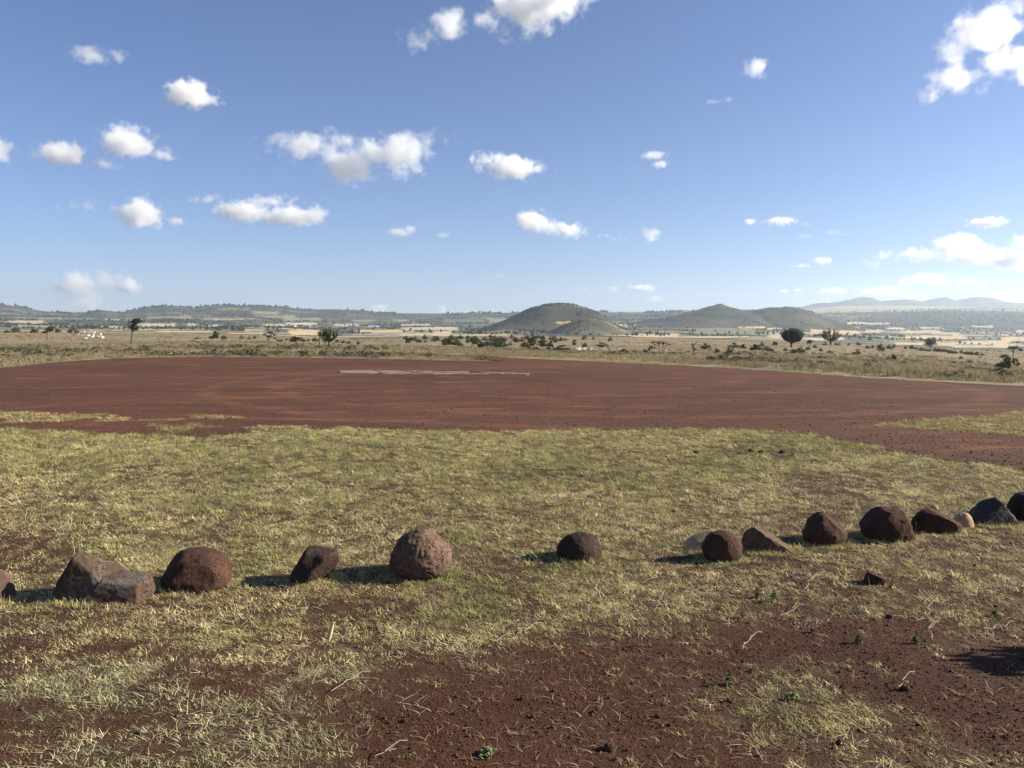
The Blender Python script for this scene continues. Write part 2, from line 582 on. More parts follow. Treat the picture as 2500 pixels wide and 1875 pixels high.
def sheet(name, us, va, vb, rows, lift, label):
    V = []
    for j in range(rows + 1):
        t = j / rows
        for u, a, b in zip(us, va, vb):
            p0, p1 = flat(u, a), flat(u, b)
            p = p0 + (p1 - p0) * t ** 1.6
            V.append(p)
    V = np.array(V)
    V[:, 2] = H(V[:, 0], V[:, 1]) + .005 + .0005 * V[:, 1] * lift / .022
    nu = len(us)
    q = [(j * nu + i, j * nu + i + 1, (j + 1) * nu + i + 1, (j + 1) * nu + i) for j in range(rows) for i in range(nu - 1)]
    return link(name, mesh_np(name, V, np.array(q), st.m, True), kind='structure', label=label)


us = np.concatenate([np.linspace(-900, -60, 60), np.linspace(-55, 2555, 900), np.linspace(2560, 3400, 60)])
sheet('airstrip', us, near_v(us), far_v(us), 46, .022, 'broad bare airstrip of red murram gravel')
us2 = np.linspace(840, 1238, 160)
sheet('track', us2, np.interp(us2, TRACK_NEAR[:, 0], TRACK_NEAR[:, 1]) + .3 * noise2(us2 / 8, .1, 51), np.interp(us2, TRACK_FAR[:, 0], TRACK_FAR[:, 1]) + .3 * noise2(us2 / 8, .1, 52) - .2, 10, .03,
      'red dirt track curving off behind the grassy spit')

# ------------------------------------------------------------------ hills
hm = NT('bush_covered_slope')
P = hm.pos()
tc = hm.attr('tint').outputs['Color']
k = hm.math('MULTIPLY', hm.rng(hm.noise(.02, 6, .7, P), .25, .75, .6, 1.4), hm.rng(hm.noise(.16, 4, .7, P), .25, .75, .6, 1.4))
vm = hm.n('ShaderNodeVectorMath', operation='SCALE')
hm.l(tc, vm.inputs[0])
hm.l(k, vm.inputs['Scale'])
hm.color(vm.outputs[0])
hm.bump(hm.noise(.12, 4, .7, P), .8, 3.0)
HILLS = []


def hill(name, Yc, comps, label, c0=(.060, .062, .036), c1=(.105, .095, .05), patch=None, rough=2.5, asp=1.0):
    """comps: (peak column, [(column, row) of its outline]); the outline is turned about the peak, so each hill is round"""
    allu = [p[0] for c in comps for p in c[1]]
    u0, u1 = min(allu), max(allu)
    m = Yc / F
    half = (u1 - u0) / 2 * m * asp
    xs = np.linspace((u0 - CX) * m - 25, (u1 - CX) * m + 25, 170)
    ys = np.linspace(Yc - half - 25, Yc + half + 25, 120)
    X, Y = np.meshgrid(xs, ys)
    x, y = X.ravel(), Y.ravel()
    z = np.full(len(x), -400.0)
    for pu, prof in comps:
        prof = np.array(prof, float)
        s, t = x - (pu - CX) * m, (y - Yc) / asp
        r = np.hypot(s, t) + 1e-6
        lf = prof[prof[:, 0] <= pu][::-1]
        rt = prof[prof[:, 0] >= pu]

        def pr(q):
            d = np.abs(q[:, 0] - pu) * m
            h = _z(q[:, 1], Yc)
            sl = (h[-1] - h[-2]) / max(d[-1] - d[-2], 1)
            d = np.append(d, d[-1] + 3000)
            h = np.append(h, h[-1] + min(sl, -.08) * 3000)
            return np.interp(r, d, h)
        w = sstep(-1, 1, s / r * 1.2)
        c = pr(lf) * (1 - w) + pr(rt) * w
        z = np.maximum(z, c)
    z = z + rough * fbm2(x, y, 1 / 55., 4, int(Yc) % 97) * sstep(-30, 20, z)
    V = np.stack([x, y, z], 1)
    nx, ny = len(xs), len(ys)
    i = (np.arange(ny - 1)[:, None] * nx + np.arange(nx - 1)[None, :])
    q = np.stack([i, i + 1, i + 1 + nx, i + nx], -1).reshape(-1, 4)
    me = mesh_np(name, V, q, hm.m, True)
    k = sstep(-.35, .35, fbm2(x, y, 1 / 70., 4, 61))[:, None]
    col = np.array(c0) * (1 - k) + np.array(c1) * k
    u, v = to_px(x, y, z)
    for (a, b, c_, d, nm) in patch or ():
        mk = (u > a) & (u < c_) & (v > b) & (v < d) & (y < Yc)
        col[mk] = FC[nm]
    vcol(me, 'tint', col)
    HILLS.append((V, Yc))
    return link(name, me, kind='structure', label=label)


hill('hill', 1900, [(1375, [(1120, 813), (1160, 804), (1198, 794), (1232, 781), (1262, 767), (1295, 752), (1330, 744), (1355, 741), (1375, 740), (1400, 743), (1428, 751), (1452, 761), (1472, 771), (1490, 783),
                                    (1505, 797), (1520, 812)])],
     'round bush-covered hill with a small tan field on its flank', patch=[(1356, 785, 1398, 790, 'gold')], c0=(.038, .042, .028), c1=(.080, .075, .044))
hill('hill', 1500, [(1440, [(1325, 815), (1355, 802), (1385, 789), (1412, 780), (1440, 777), (1470, 782), (1500, 794), (1530, 808), (1570, 822)]),
                    (1230, [(1090, 822), (1150, 812), (1230, 804), (1310, 810), (1360, 822)])],
     'low green spur at the foot of the round hill', c0=(.075, .076, .042), c1=(.155, .14, .078), rough=1.5)
hill('hill', 2600, [(1757, [(1500, 795), (1560, 787), (1610, 779), (1650, 770), (1690, 759), (1730, 748), (1757, 740), (1781, 750), (1812, 760), (1870, 775), (1950, 805)]),
                    (1910, [(1750, 790), (1795, 770), (1832, 760), (1872, 752), (1912, 748), (1945, 752), (1975, 762), (2005, 776), (2050, 792), (2110, 812)])],
     'twin-topped hill with a pointed peak and a lower dome', c0=(.042, .047, .032), c1=(.080, .077, .047), patch=[(1802, 797, 1868, 809, 'gold')], rough=3)
hill('mountain', 8600, [(2110, [(1925, 758), (1962, 748), (1990, 741), (2030, 739), (2070, 732), (2095, 726), (2110, 725), (2128, 729), (2150, 737), (2200, 745)]),
                        (2200, [(2120, 745), (2160, 734), (2200, 731), (2240, 735), (2290, 745)]),
                        (2305, [(2200, 744), (2250, 735), (2285, 728), (2305, 726), (2325, 732), (2360, 745)]),
                        (2380, [(2300, 745), (2345, 729), (2380, 725), (2420, 728), (2445, 738), (2500, 744)]),
                        (2620, [(2440, 742), (2520, 739), (2620, 736), (2800, 745)])],
     'hazy blue-grey far hills on the skyline above the pale plateau', c0=(.06, .065, .05), c1=(.09, .09, .06), rough=8, asp=.6)

# ------------------------------------------------------------------ scattering
SRC = {}


def variants(key, meshes):
    c = bpy.data.collections.new(key)
    for i, me in enumerate(meshes):
        o = bpy.data.objects.new(f'{key}_{i:02d}', me)
        c.objects.link(o)
    SRC[key] = c
    return len(meshes)


def scatter(name, key, pts, rot, scale, idx, tint, label):
    me = bpy.data.meshes.new(name)
    me.vertices.add(len(pts))
    me.vertices.foreach_set('co', np.asarray(pts, np.float32).ravel())
    for nm, typ, arr, fld in (('rot', 'FLOAT_VECTOR', rot, 'vector'), ('scl', 'FLOAT_VECTOR', scale, 'vector'), ('idx', 'INT', idx, 'value')):
        a = me.attributes.new(nm, typ, 'POINT')
        a.data.foreach_set(fld, np.asarray(arr, np.int32 if typ == 'INT' else np.float32).ravel())
    vcol(me, 'tint', tint)
    o = link(name, me, kind='stuff', label=label)
    ng = bpy.data.node_groups.new(name, 'GeometryNodeTree')
    ng.interface.new_socket('Geometry', in_out='INPUT', socket_type='NodeSocketGeometry')
    ng.interface.new_socket('Geometry', in_out='OUTPUT', socket_type='NodeSocketGeometry')
    N, L = ng.nodes.new, ng.links.new
    gi, go, ip, ci = N('NodeGroupInput'), N('NodeGroupOutput'), N('GeometryNodeInstanceOnPoints'), N('GeometryNodeCollectionInfo')
    ci.inputs['Collection'].default_value = SRC[key]
    ci.inputs['Separate Children'].default_value = True
    ci.inputs['Reset Children'].default_value = True

    def at(nm, typ):
        n_ = N('GeometryNodeInputNamedAttribute')
        n_.data_type = typ
        n_.inputs['Name'].default_value = nm
        return n_.outputs['Attribute']
    L(gi.outputs[0], ip.inputs['Points'])
    L(ci.outputs[0], ip.inputs['Instance'])
    ip.inputs['Pick Instance'].default_value = True
    L(at('idx', 'INT'), ip.inputs['Instance Index'])
    er = N('FunctionNodeEulerToRotation')
    L(at('rot', 'FLOAT_VECTOR'), er.inputs[0])
    L(er.outputs[0], ip.inputs['Rotation'])
    L(at('scl', 'FLOAT_VECTOR'), ip.inputs['Scale'])
    L(ip.outputs[0], go.inputs[0])
    md = o.modifiers.new('scatter', 'NODES')
    md.node_group = ng
    return o


def leaf_mat(name, base=None, translucent=.3, var=.25):
    """plant matter; base None takes each clump's own colour"""
    m = NT(name, .8)
    if base is None:
        c = m.attr('tint', 'INSTANCER').outputs['Color']
    else:
        c = m.mix(m.n('ShaderNodeObjectInfo').outputs['Random'], tuple(x * .85 for x in base), tuple(x * 1.15 for x in base))
    geo = m.n('ShaderNodeNewGeometry')
    vm = m.n('ShaderNodeVectorMath', operation='SCALE')
    m.l(c, vm.inputs[0])
    m.l(m.rng(geo.outputs['Random Per Island'], 0, 1, 1 - var, 1 + var), vm.inputs['Scale'])
    m.color(vm.outputs[0])
    tr = m.n('ShaderNodeBsdfTranslucent')
    m.l(vm.outputs[0], tr.inputs['Color'])
    mx = m.n('ShaderNodeMixShader')
    mx.inputs[0].default_value = translucent
    m.l(m.b.outputs[0], mx.inputs[1])
    m.l(tr.outputs[0], mx.inputs[2])
    m.l(mx.outputs[0], m.out.inputs['Surface'])
    return m.m


GRASS_M = leaf_mat('grass_blade', None, .3, .35)
TREE_FAR_M = leaf_mat('far_foliage', None, .0, .2)


def blades(n_, rad_, lmin, lmax, wid, lean, curl, seed, segs=2, clump=0):
    q = random.Random(seed)
    V, Fc = [], []
    for i in range(n_):
        a = q.uniform(0, 2 * math.pi)
        rr = rad_ * math.sqrt(q.random())
        b = Vector((rr * math.cos(a), rr * math.sin(a), -.004))
        dr = q.uniform(0, 2 * math.pi)
        tl = lean[0] + (lean[1] - lean[0]) * q.random()
        ln = q.uniform(lmin, lmax)
        w = wid * q.uniform(.6, 1.2)
        hd = Vector((math.cos(dr), math.sin(dr), 0))
        sd_ = Vector((-hd.y, hd.x, 0))
        base_i = len(V)
        p = b.copy()
        for s in range(segs + 1):
            ww = w * (1 - .75 * s / segs)
            V += [p - sd_ * ww / 2, p + sd_ * ww / 2]
            tl2 = tl + curl * q.uniform(.3, 1.0) * (s + 1) / segs
            p = p + (hd * math.sin(tl2) + Vector((0, 0, 1)) * math.cos(tl2)) * (ln / segs)
            p.z = max(p.z, .003)
        for s in range(segs):
            k_ = base_i + 2 * s
            Fc.append((k_, k_ + 1, k_ + 3, k_ + 2))
    return V, Fc


def blob(seed, sub=2, squash=1.0, amp=.35):
    bm = bmesh.new()
    bmesh.ops.create_icosphere(bm, subdivisions=sub, radius=1)
    p = np.array([v.co[:] for v in bm.verts])
    d = 1 + amp * fbm3(p + seed * 3.1, 1.7, 3, seed)
    for v, k_ in zip(bm.verts, d):
        v.co = v.co * k_
        v.co.z = v.co.z * squash + .75 * squash
    me = bpy.data.meshes.new('crown')
    bm.to_mesh(me)
    bm.free()
    return me


# ------------------------------------------------------------------ far woodland: trees of the valley and the hills too small to tell apart
def leafball(seed, n_=60, size=.42, squash=1.0):
    q = np.random.default_rng(seed)
    V, Fc = [], []
    for i in range(n_):
        d = q.normal(size=3)
        d /= np.linalg.norm(d)
        c = d * (.45 + .55 * q.random()) * np.array((1, 1, squash)) * (1 + .3 * math.sin(3 * d[0] + seed) * math.cos(2 * d[1] + seed)) + np.array((0, 0, squash * .9))
        a = q.normal(size=3)
        a /= np.linalg.norm(a)
        b = np.cross(a, q.normal(size=3))
        b /= np.linalg.norm(b)
        s = size * q.uniform(.6, 1.2)
        k_ = len(V)
        V += [c - a * s - b * s * .7, c + a * s - b * s * .6, c + a * s * .7 + b * s * .8, c - a * s * .8 + b * s]
        Fc.append((k_, k_ + 1, k_ + 2, k_ + 3))
    return V, Fc


ms = []
for i in range(5):
    V, Fc = leafball(i, 46, .5, (1.0, 1.5, .8, 1.2, .7)[i])
    V += [Vector((-.08, 0, -.4)), Vector((.08, 0, -.4)), Vector((.05, .06, .9)), Vector((-.05, .06, .9))]
    Fc.append((len(V) - 4, len(V) - 3, len(V) - 2, len(V) - 1))
    ms.append(mesh_np('far_tree', V, Fc, TREE_FAR_M))
variants('far_tree', ms)

N0 = 60000
u = rng.uniform(-150, 2650, N0)
Y = 1350 * (5200 / 1350) ** (rng.random(N0) ** .75)
x = (u - CX) / F * Y
w = fbm2(x, Y, 1 / 160., 4, 71) + .25 * fbm2(x, Y, 1 / 45., 2, 72)
pu_, pv_ = to_px(x, Y, H(x, Y))
onfield = np.zeros(N0, bool)
for (a, b, c_, d, nm) in FIELDS:
    onfield |= (pu_ > a - 2) & (pu_ < c_ + 2) & (pv_ > b) & (pv_ < d + 1)
slope = (u > 2150) & (Y > 3200) & (Y < 4700)
keep = ((w > .16 - .1 * sstep(1500, 3000, Y)) | (rng.random(N0) < .05) | (slope & (rng.random(N0) < .6))) & ~(onfield & (rng.random(N0) > .03)) & ~((u > 1930) & (Y > 4750) & (rng.random(N0) > .02))
x, Y, slope = x[keep][:12000], Y[keep][:12000], slope[keep][:12000]
z = H(x, Y)
sc_ = rng.uniform(.9, 2.0, len(x)) * (1 + .35 * (rng.random(len(x)) < .08))
pts = [np.stack([x, Y, z - .2], 1)]
scs = [sc_]
# ridge line
u = rng.uniform(-150, 1980, 1500)
Y = rng.uniform(4300, 4650, 1500)
x = (u - CX) / F * Y
clump = fbm2(u / 30., 0 * u, 1.0, 3, 73) > -.15
x, Y = x[clump], Y[clump]
pts.append(np.stack([x, Y, H(x, Y) - .3], 1))
scs.append(rng.uniform(2.5, 5, len(x)))
# bushes on the round hills
HB = []
for (V, Yc), nb in zip(HILLS[:3], (2600, 900, 2400)):
    k_ = rng.integers(0, len(V), nb * 3)
    p = V[k_] + rng.normal(0, 2.5, (nb * 3, 3)) * np.array((1, 1, 0))
    w = fbm2(p[:, 0], p[:, 1], 1 / 55., 4, 75)
    p = p[(w > .08) & (p[:, 2] > H(p[:, 0], p[:, 1]) + 1)][:nb]
    p[:, 2] -= .4
    pts.append(p)
    scs.append(rng.uniform(.5, 1.15, len(p)) * (Yc / 1900) ** .5)
    HB.append((len(np.concatenate(pts[:-1])), len(np.concatenate(pts))))
V = HILLS[3][0]
k_ = rng.integers(0, len(V), 900)
pts.append(V[k_] - np.array((0, 0, 1.)))
scs.append(rng.uniform(3, 5, 900))
pts = np.concatenate(pts)
scs = np.concatenate(scs)
n_ = len(pts)
tn = np.array((.047, .051, .036)) * rng.uniform(.8, 1.35, (n_, 1)) + np.array((.03, .02, .005)) * (rng.random((n_, 1)) < .25)
ns_ = len(slope)
tn[:ns_][slope] = np.array((.036, .040, .028)) * rng.uniform(.85, 1.15, (int(slope.sum()), 1))
for a_, b_ in HB:
    tn[a_:b_] = np.array((.050, .053, .032)) * rng.uniform(.8, 1.2, (b_ - a_, 1))
scatter('woodland', 'far_tree', pts, np.stack([0 * scs, 0 * scs, rng.uniform(0, 6.28, n_)], 1), np.stack([scs, scs, scs * rng.uniform(.8, 1.3, n_)], 1), rng.integers(0, 5, n_), tn,
        'scattered far-off trees and hedges over the valley and hills')


# ------------------------------------------------------------------ rocks lining the lawn
def rock_mat(name, c0, c1, pit=60.0, pit_amt=.6, grey=0.0, speck=0.0):
    m = NT(name, .92)
    tc_ = m.n('ShaderNodeTexCoord').outputs['Object']
    a = m.noise(7, 6, .65, tc_, .3)
    b = m.noise(45, 5, .7, tc_)
    c = m.mix(m.rng(a, .32, .68), c0, c1)
    if grey:
        c = m.mix(m.rng(m.noise(5.5, 5, .6, tc_), .50, .62, 0, grey), c, (.12, .11, .10))
    vo = m.n('ShaderNodeTexVoronoi')
    vo.inputs['Scale'].default_value = pit
    mw = m.n('ShaderNodeVectorMath', operation='ADD')
    nz = m.n('ShaderNodeTexNoise')
    nz.inputs['Scale'].default_value = 30
    m.l(tc_, nz.inputs['Vector'])
    ms_ = m.n('ShaderNodeVectorMath', operation='SCALE')
    ms_.inputs['Scale'].default_value = .012
    m.l(nz.outputs['Color'], ms_.inputs[0])
    m.l(tc_, mw.inputs[0])
    m.l(ms_.outputs[0], mw.inputs[1])
    m.l(mw.outputs[0], vo.inputs['Vector'])
    where = m.rng(m.noise(9, 3, .5, tc_), .42, .62)
    hole = m.math('MULTIPLY', m.rng(vo.outputs['Distance'], .36, .16), where)
    sc_ = m.n('ShaderNodeVectorMath', operation='SCALE')
    m.l(c, sc_.inputs[0])
    m.l(m.rng(b, .25, .75, .62, 1.38), sc_.inputs['Scale'])
    m.color(sc_.outputs[0])
    h = m.math('SUBTRACT', m.math('ADD', m.math('MULTIPLY', b, .5), m.math('MULTIPLY', a, .5)), m.math('MULTIPLY', hole, pit_amt * 1.6))
    m.bump(h, 1.0, .014)
    return m.m


RM = {
    'red': rock_mat('red_brown_basalt', (0.0372, 0.0211, 0.0155), (0.0775, 0.0384, 0.0248), 55, .7),
    'pitted': rock_mat('pitted_basalt', (.072, .046, .035), (.150, .092, .064), 52, 1.6),
    'dark': rock_mat('dark_basalt', (0.0248, 0.0174, 0.0143), (0.0527, 0.0322, 0.0248), 60, 1.0),
    'grey': rock_mat('split_grey_stone', (.046, .030, .022), (.100, .064, .044), 50, .6, grey=.6),
    'slate': rock_mat('blue_grey_basalt', (.031, .027, .025), (.066, .058, .052), 50, .4, grey=.5),
    'tan': rock_mat('tan_stone', (.32, .205, .12), (.44, .30, .19), 60, .3),
}
ROCKS = []


def rock_mesh(name, half, seed, cuts=(), amp=.10, pits=0, power=2.0, taper=0.0, sub=5, mat=None, cz=None):
    bm = bmesh.new()
    bmesh.ops.create_icosphere(bm, subdivisions=sub, radius=1)
    p = np.array([v.co[:] for v in bm.verts])
    d = p.copy()
    if power != 2.0:
        nn = (np.abs(p) ** power).sum(1) ** (1 / power)
        p = p / nn[:, None]
    p = p * (1 + amp * fbm3(d, 1.15, 2, seed) * 1.6)[:, None]
    q = np.random.default_rng(seed)
    for (nx, ny, nz, dd) in cuts:
        nv = np.array((nx, ny, nz), float)
        nv /= np.linalg.norm(nv)
        s = p @ nv - dd - .03 * fbm3(p * 1.0, 3.0, 3, seed + 9)
        k_ = s > 0
        p[k_] -= np.outer(s[k_] * .93, nv)
    if taper:
        f = 1 + taper * p[:, 2]
        p[:, :2] *= f[:, None]
    p = p * (1 + .055 * fbm3(p, 3.6, 3, seed + 3) + .030 * fbm3(p, 11.0, 3, seed + 4))[:, None]
    if pits:
        ctr = d[q.integers(0, len(d), pits)]
        rad_ = q.uniform(.028, .062, pits)
        dep = q.uniform(.02, .055, pits)
        for c_, r_, e_ in zip(ctr, rad_, dep):
            dist = np.linalg.norm(d - c_, axis=1)
            k_ = dist < r_
            p[k_] *= (1 - e_ * (1 - (dist[k_] / r_) ** 2))[:, None]
    lo, hi = p[:, 0].min(), p[:, 0].max()          # fill the stone's own box again after the chipping
    p[:, 0] = (p[:, 0] - lo) / (hi - lo) * 2 - 1
    p[:, 2] = p[:, 2] * np.where(p[:, 2] > 0, 1 / p[:, 2].max(), 1)
    p = p * np.array(half)
    for v, c_ in zip(bm.verts, p):
        v.co = c_
    for f in bm.faces:
        f.smooth = True
    me = bpy.data.meshes.new(name)
    bm.to_mesh(me)
    bm.free()
    if mat:
        me.materials.append(mat)
    return me


def rock(u0, v0, u1, v1, label, mat, seed, depth=.9, sink=.35, rz=0.0, tilt=(0, 0), name='rock', group='stones lining the lawn', cat='rock', **kw):
    """pixel box of a stone on the level lawn -> a solid at its own place and size"""
    uc = (u0 + u1) / 2
    pf = flat(uc, v1 - (v1 - v0) * .04)
    m = (pf[1] * FW[1] - EYE * FW[2]) / F
    w, h = (u1 - u0) * m, (v1 - v0) * m * .93
    a = w / 2
    b = a * depth
    full = h / (1 - sink)
    o = link(name, rock_mesh(name, (a, b, full / 2), seed, mat=RM[mat], **kw), label=label, category=cat)
    if group:
        o['group'] = group
    c = pf + np.array((0, b * .75, 0))
    o.location = (c[0] * (c[1] / (c[1])), c[1], h - full / 2 + float(H(c[0], c[1])))
    # keep the stone's middle on its pixel column
    o.location.x = (uc - CX) / F * (c[1] * FW[1] - (EYE - h * .5) * FW[2])
    o.rotation_euler = (tilt[0], tilt[1], rz)
    ROCKS.append((o.location.x, o.location.y, a, b))
    return o


rock(-82, 1405, 24, 1488, 'grey and orange angular stone at the open end of the row', 'grey', 11, cuts=[(1, -.2, .5, .55), (.3, -1, .2, .5), (-.4, -.3, 1, .6)], power=3, sub=5)
# the broken stone: a tall grey-faced lump with a lower wedge, one body
o1 = rock(133, 1352, 308, 1482, 'broken grey-brown rock with a pale split face and a low wedge', 'grey', 12, depth=.8, cuts=[(.58, -.22, .80, .52), (-.75, -.1, .55, .80), (0, -1, .15, .55), (.1, .6, .9, .7)], power=2.6, amp=.06)
pm = flat(265, 1478)[1] / F
wedge = rock_mesh('wedge', (80 * pm, 62 * pm, 44 * pm), 13, cuts=[(.1, -.15, 1, .55), (.95, -.3, .05, .78), (.1, -1, .12, .50), (-.7, -.2, .6, .75)], power=3.2, amp=.05, mat=RM['grey'])
off = Vector((flat(272, 1478)[0] - o1.location.x, flat(266, 1478)[1] + .085 - o1.location.y, .048 - o1.location.z))
bm = bmesh.new()
bm.from_mesh(o1.data)
b2 = bmesh.new()
b2.from_mesh(wedge)
bmesh.ops.translate(b2, verts=b2.verts, vec=off)
tmp = bpy.data.meshes.new('wedge')
b2.to_mesh(tmp)
bm.from_mesh(tmp)
bm.to_mesh(o1.data)
bm.free()
b2.free()
rmod = o1.modifiers.new('weld', 'REMESH')
rmod.mode = 'VOXEL'
rmod.voxel_size = .006
rmod.use_smooth_shade = True

rock(390, 1350, 564, 1452, 'smooth red-brown domed boulder beside the broken rock', 'red', 21, depth=.85, sink=.30, amp=.06, cuts=[(-.8, -.3, .5, .80), (.2, -1, .1, .85)])
rock(710, 1344, 826, 1432, 'dark hunched rock with a beak-like overhang', 'dark', 31, depth=.8, sink=.25, amp=.09, power=2.6, cuts=[(.85, -.35, -.65, .38), (-.8, -.1, .6, .70), (.1, 0, 1, .80)])
rock(948, 1298, 1106, 1424, 'large pitted egg-shaped boulder, tallest of the row', 'pitted', 41, depth=.95, sink=.10, amp=.035, pits=330, taper=-.12, cuts=[(.72, 0, .70, .80), (-.95, -.1, .25, .90)], sub=6)
rock(1357, 1304, 1471, 1372, 'low dark brown dome-shaped stone standing alone', 'dark', 51, depth=.95, sink=.38, amp=.04)
rock(1672, 1302, 1775, 1352, 'flat tan slab leaning behind a round stone', 'tan', 61, depth=.55, sink=.3, power=3, cuts=[(-.5, -.2, .9, .35), (-.2, -1, .3, .5)], sub=4)
rock(1714, 1300, 1813, 1378, 'round brown stone in front of the tan slab', 'red', 62, depth=.9, sink=.2, amp=.07, cuts=[(-.6, -.8, .3, .75)])
rock(1813, 1297, 1940, 1355, 'pitted wedge-shaped stone sloping down to one end', 'pitted', 71, depth=.8, sink=.35, amp=.05, power=2.4, pits=180, cuts=[(.62, -.1, .8, .40), (-.9, -.3, .3, .62), (-.2, -1, .2, .62)])
rock(1960, 1258, 2069, 1337, 'knobbly brown rock between the wedge stone and the biggest pitted rock', 'red', 81, depth=.9, sink=.25, amp=.13, pits=90, cuts=[(.6, -.2, .75, .72), (-.75, 0, .6, .70)])
rock(2104, 1248, 2229, 1328, 'broad rough rock with deep holes on top', 'red', 91, depth=.9, sink=.25, amp=.12, power=2.3, pits=200, cuts=[(.9, -.2, .35, .82), (-.7, 0, .7, .68), (0, 0, 1, .82)])
rock(2330, 1255, 2375, 1290, 'small tan sunlit stone at the end of a long dark rock', 'tan', 101, depth=.9, sink=.45, power=2.4, sub=4)
rock(2228, 1247, 2346, 1309, 'long dark brown rock lying beside a small tan stone', 'red', 102, depth=.7, sink=.3, amp=.06, cuts=[(.55, -.1, .8, .62), (0, -1, .1, .7)], rz=-.15)
rock(2374, 1223, 2480, 1290, 'pointed dark grey rock with pale lichen', 'slate', 111, depth=.8, sink=.3, power=2.2, amp=.10, cuts=[(-.62, -.2, .8, .45), (.8, -.1, .6, .62), (0, -1, .3, .55)])
rock(2466, 1206, 2570, 1282, 'tall black rock behind the pointed dark grey one', 'dark', 121, depth=.8, sink=.2, power=2.8, amp=.08)
rock(2272, 1233, 2289, 1245, 'small pale orange pebble behind the long dark rock', 'tan', 131, sub=3, group=None, name='pebble', cat='pebble', power=2.6)
rock(2112, 1407, 2164, 1429, 'thin flat brown stone tilted on the bare soil', 'red', 141, depth=.6, sink=.35, power=3, sub=4, tilt=(0, .35), name='flat_stone', group=None, cat='stone', cuts=[(0, 0, 1, .5)])
for i, (uu, vv, ww) in enumerate([(988, 1764, 17), (1488, 1832, 32), (1302, 1754, 16), (1275, 1712, 18), (1607, 1752, 20), (2172, 1508, 20), (2052, 1822, 22), (1450, 1740, 14), (1782, 1716, 20), (950, 1766, 12),
                                  (2210, 1690, 26), (1532, 1832, 12), (1612, 1750, 13), (1352, 1690, 12), (930, 1840, 12)]):
    ww *= .85
    rock(uu - ww / 2, vv - ww * .62, uu + ww / 2, vv, 'small brown pebble lying on the bare red soil', 'red', 150 + i, sub=3, sink=.25, name='pebble', cat='pebble', group='loose pebbles on the red soil', power=2.5, amp=.15)
for i, (uu, vv, ww) in enumerate([(1338, 1170, 10), (1346, 1176, 9), (1372, 1163, 16), (1396, 1160, 14), (1420, 1164, 12), (1700, 1108, 20), (1756, 1122, 10), (1808, 1110, 14), (1832, 1104, 22), (1858, 1107, 22),
                                  (1910, 1108, 26), (1935, 1112, 14), (422, 1130, 10), (1885, 1112, 14)]):
    ww *= .65
    rock(uu - ww / 2, vv - ww * .55, uu + ww / 2, vv, 'dark crumbly dung clod lying in the short grass', 'dark', 180 + i, sub=3, sink=.2, name='dung_clod', cat='clod', group='dung clods on the lawn', amp=.2)

# ------------------------------------------------------------------ lawn grass
ms = []
for i in range(8):
    V, Fc = blades(28, .06, .014, .042, .0032, (.70, 1.42), .35, 200 + i)
    ms.append(mesh_np('tuft', V, Fc, GRASS_M))
for i in range(4):   # longer, straggling straw
    V, Fc = blades(6, .05, .05, .12, .0026, (1.15, 1.5), .2, 220 + i, 3)
    ms.append(mesh_np('tuft', V, Fc, GRASS_M))
for i in range(3):   # upright green tufts
    V, Fc = blades(30, .045, .022, .055, .0034, (.1, .95), .6, 240 + i)
    ms.append(mesh_np('tuft', V, Fc, GRASS_M))
for i in range(3):   # seed stalks
    V, Fc = blades(3, .03, .07, .14, .0020, (.2, 1.0), .5, 260 + i, 4)
    ms.append(mesh_np('tuft', V, Fc, GRASS_M))
variants('tuft', ms)


def lawn_points(n0, r0, r1, dens, azmax=R(46)):
    """points over the ring sector r0..r1, dens(r) per square metre, thinned by the grass cover"""
    r = np.sqrt(rng.uniform(r0 * r0, r1 * r1, n0))
    a = rng.uniform(-azmax, azmax, n0)
    area = azmax * (r1 * r1 - r0 * r0)
    k_ = rng.random(n0) < dens(r) * area / n0
    x_, y_ = (r * np.sin(a))[k_], (r * np.cos(a))[k_]
    c_ = cover(x_, y_)
    k_ = rng.random(len(x_)) < c_ ** 1.25
    return x_[k_], y_[k_], c_[k_]


x, y, c = lawn_points(480000, 2.0, 19, lambda r: np.interp(r, [2, 4, 6, 10, 19], [860, 730, 560, 370, 260]))
inside = np.zeros(len(x), bool)
for (rx, ry, a, b) in ROCKS:
    if a > .05:
        inside |= ((x - rx) / (a * .86)) ** 2 + ((y - ry) / (b * .86)) ** 2 < 1
x, y, c = x[~inside], y[~inside], c[~inside]
# fringe of longer grass round the stones
fx, fy = [], []
for (rx, ry, a, b) in ROCKS:
    if a > .09:
        k_ = 90
        t = rng.uniform(0, 6.28, k_)
        e = rng.uniform(.88, 1.14, k_)
        fx.append(rx + a * e * np.cos(t))
        fy.append(ry + b * e * np.sin(t))
fx, fy = np.concatenate(fx), np.concatenate(fy)
nf = len(fx)
x, y, c = np.concatenate([x, fx]), np.concatenate([y, fy]), np.concatenate([c, np.full(nf, .8)])
fringe = np.zeros(len(x), bool)
fringe[-nf:] = True
n_ = len(x)
r = np.hypot(x, y)
pu_, pv_ = to_px(x, y, 0 * x)
green = .44 + .5 * fbm2(x, y, .55, 3, 81) + .5 * fbm2(x, y, 2.2, 3, 82) + .20 * sstep(1230, 1090, pv_) - .12 * sstep(1250, 1400, pv_) + .3 * ((pu_ < 900) & (pv_ > 1680)) + .5 * fringe * (rng.random(n_) < .5)
green += .7 * np.exp(-(((pu_ - 1150) / 130) ** 2 + ((pv_ - 1490) / 60) ** 2))
kind = np.where(rng.random(n_) < .09, rng.integers(8, 12, n_), rng.integers(0, 8, n_))
up = rng.random(n_) < np.clip((green - .45) * .5, 0, .5) * (rng.random(n_) < .5) + .3 * fringe
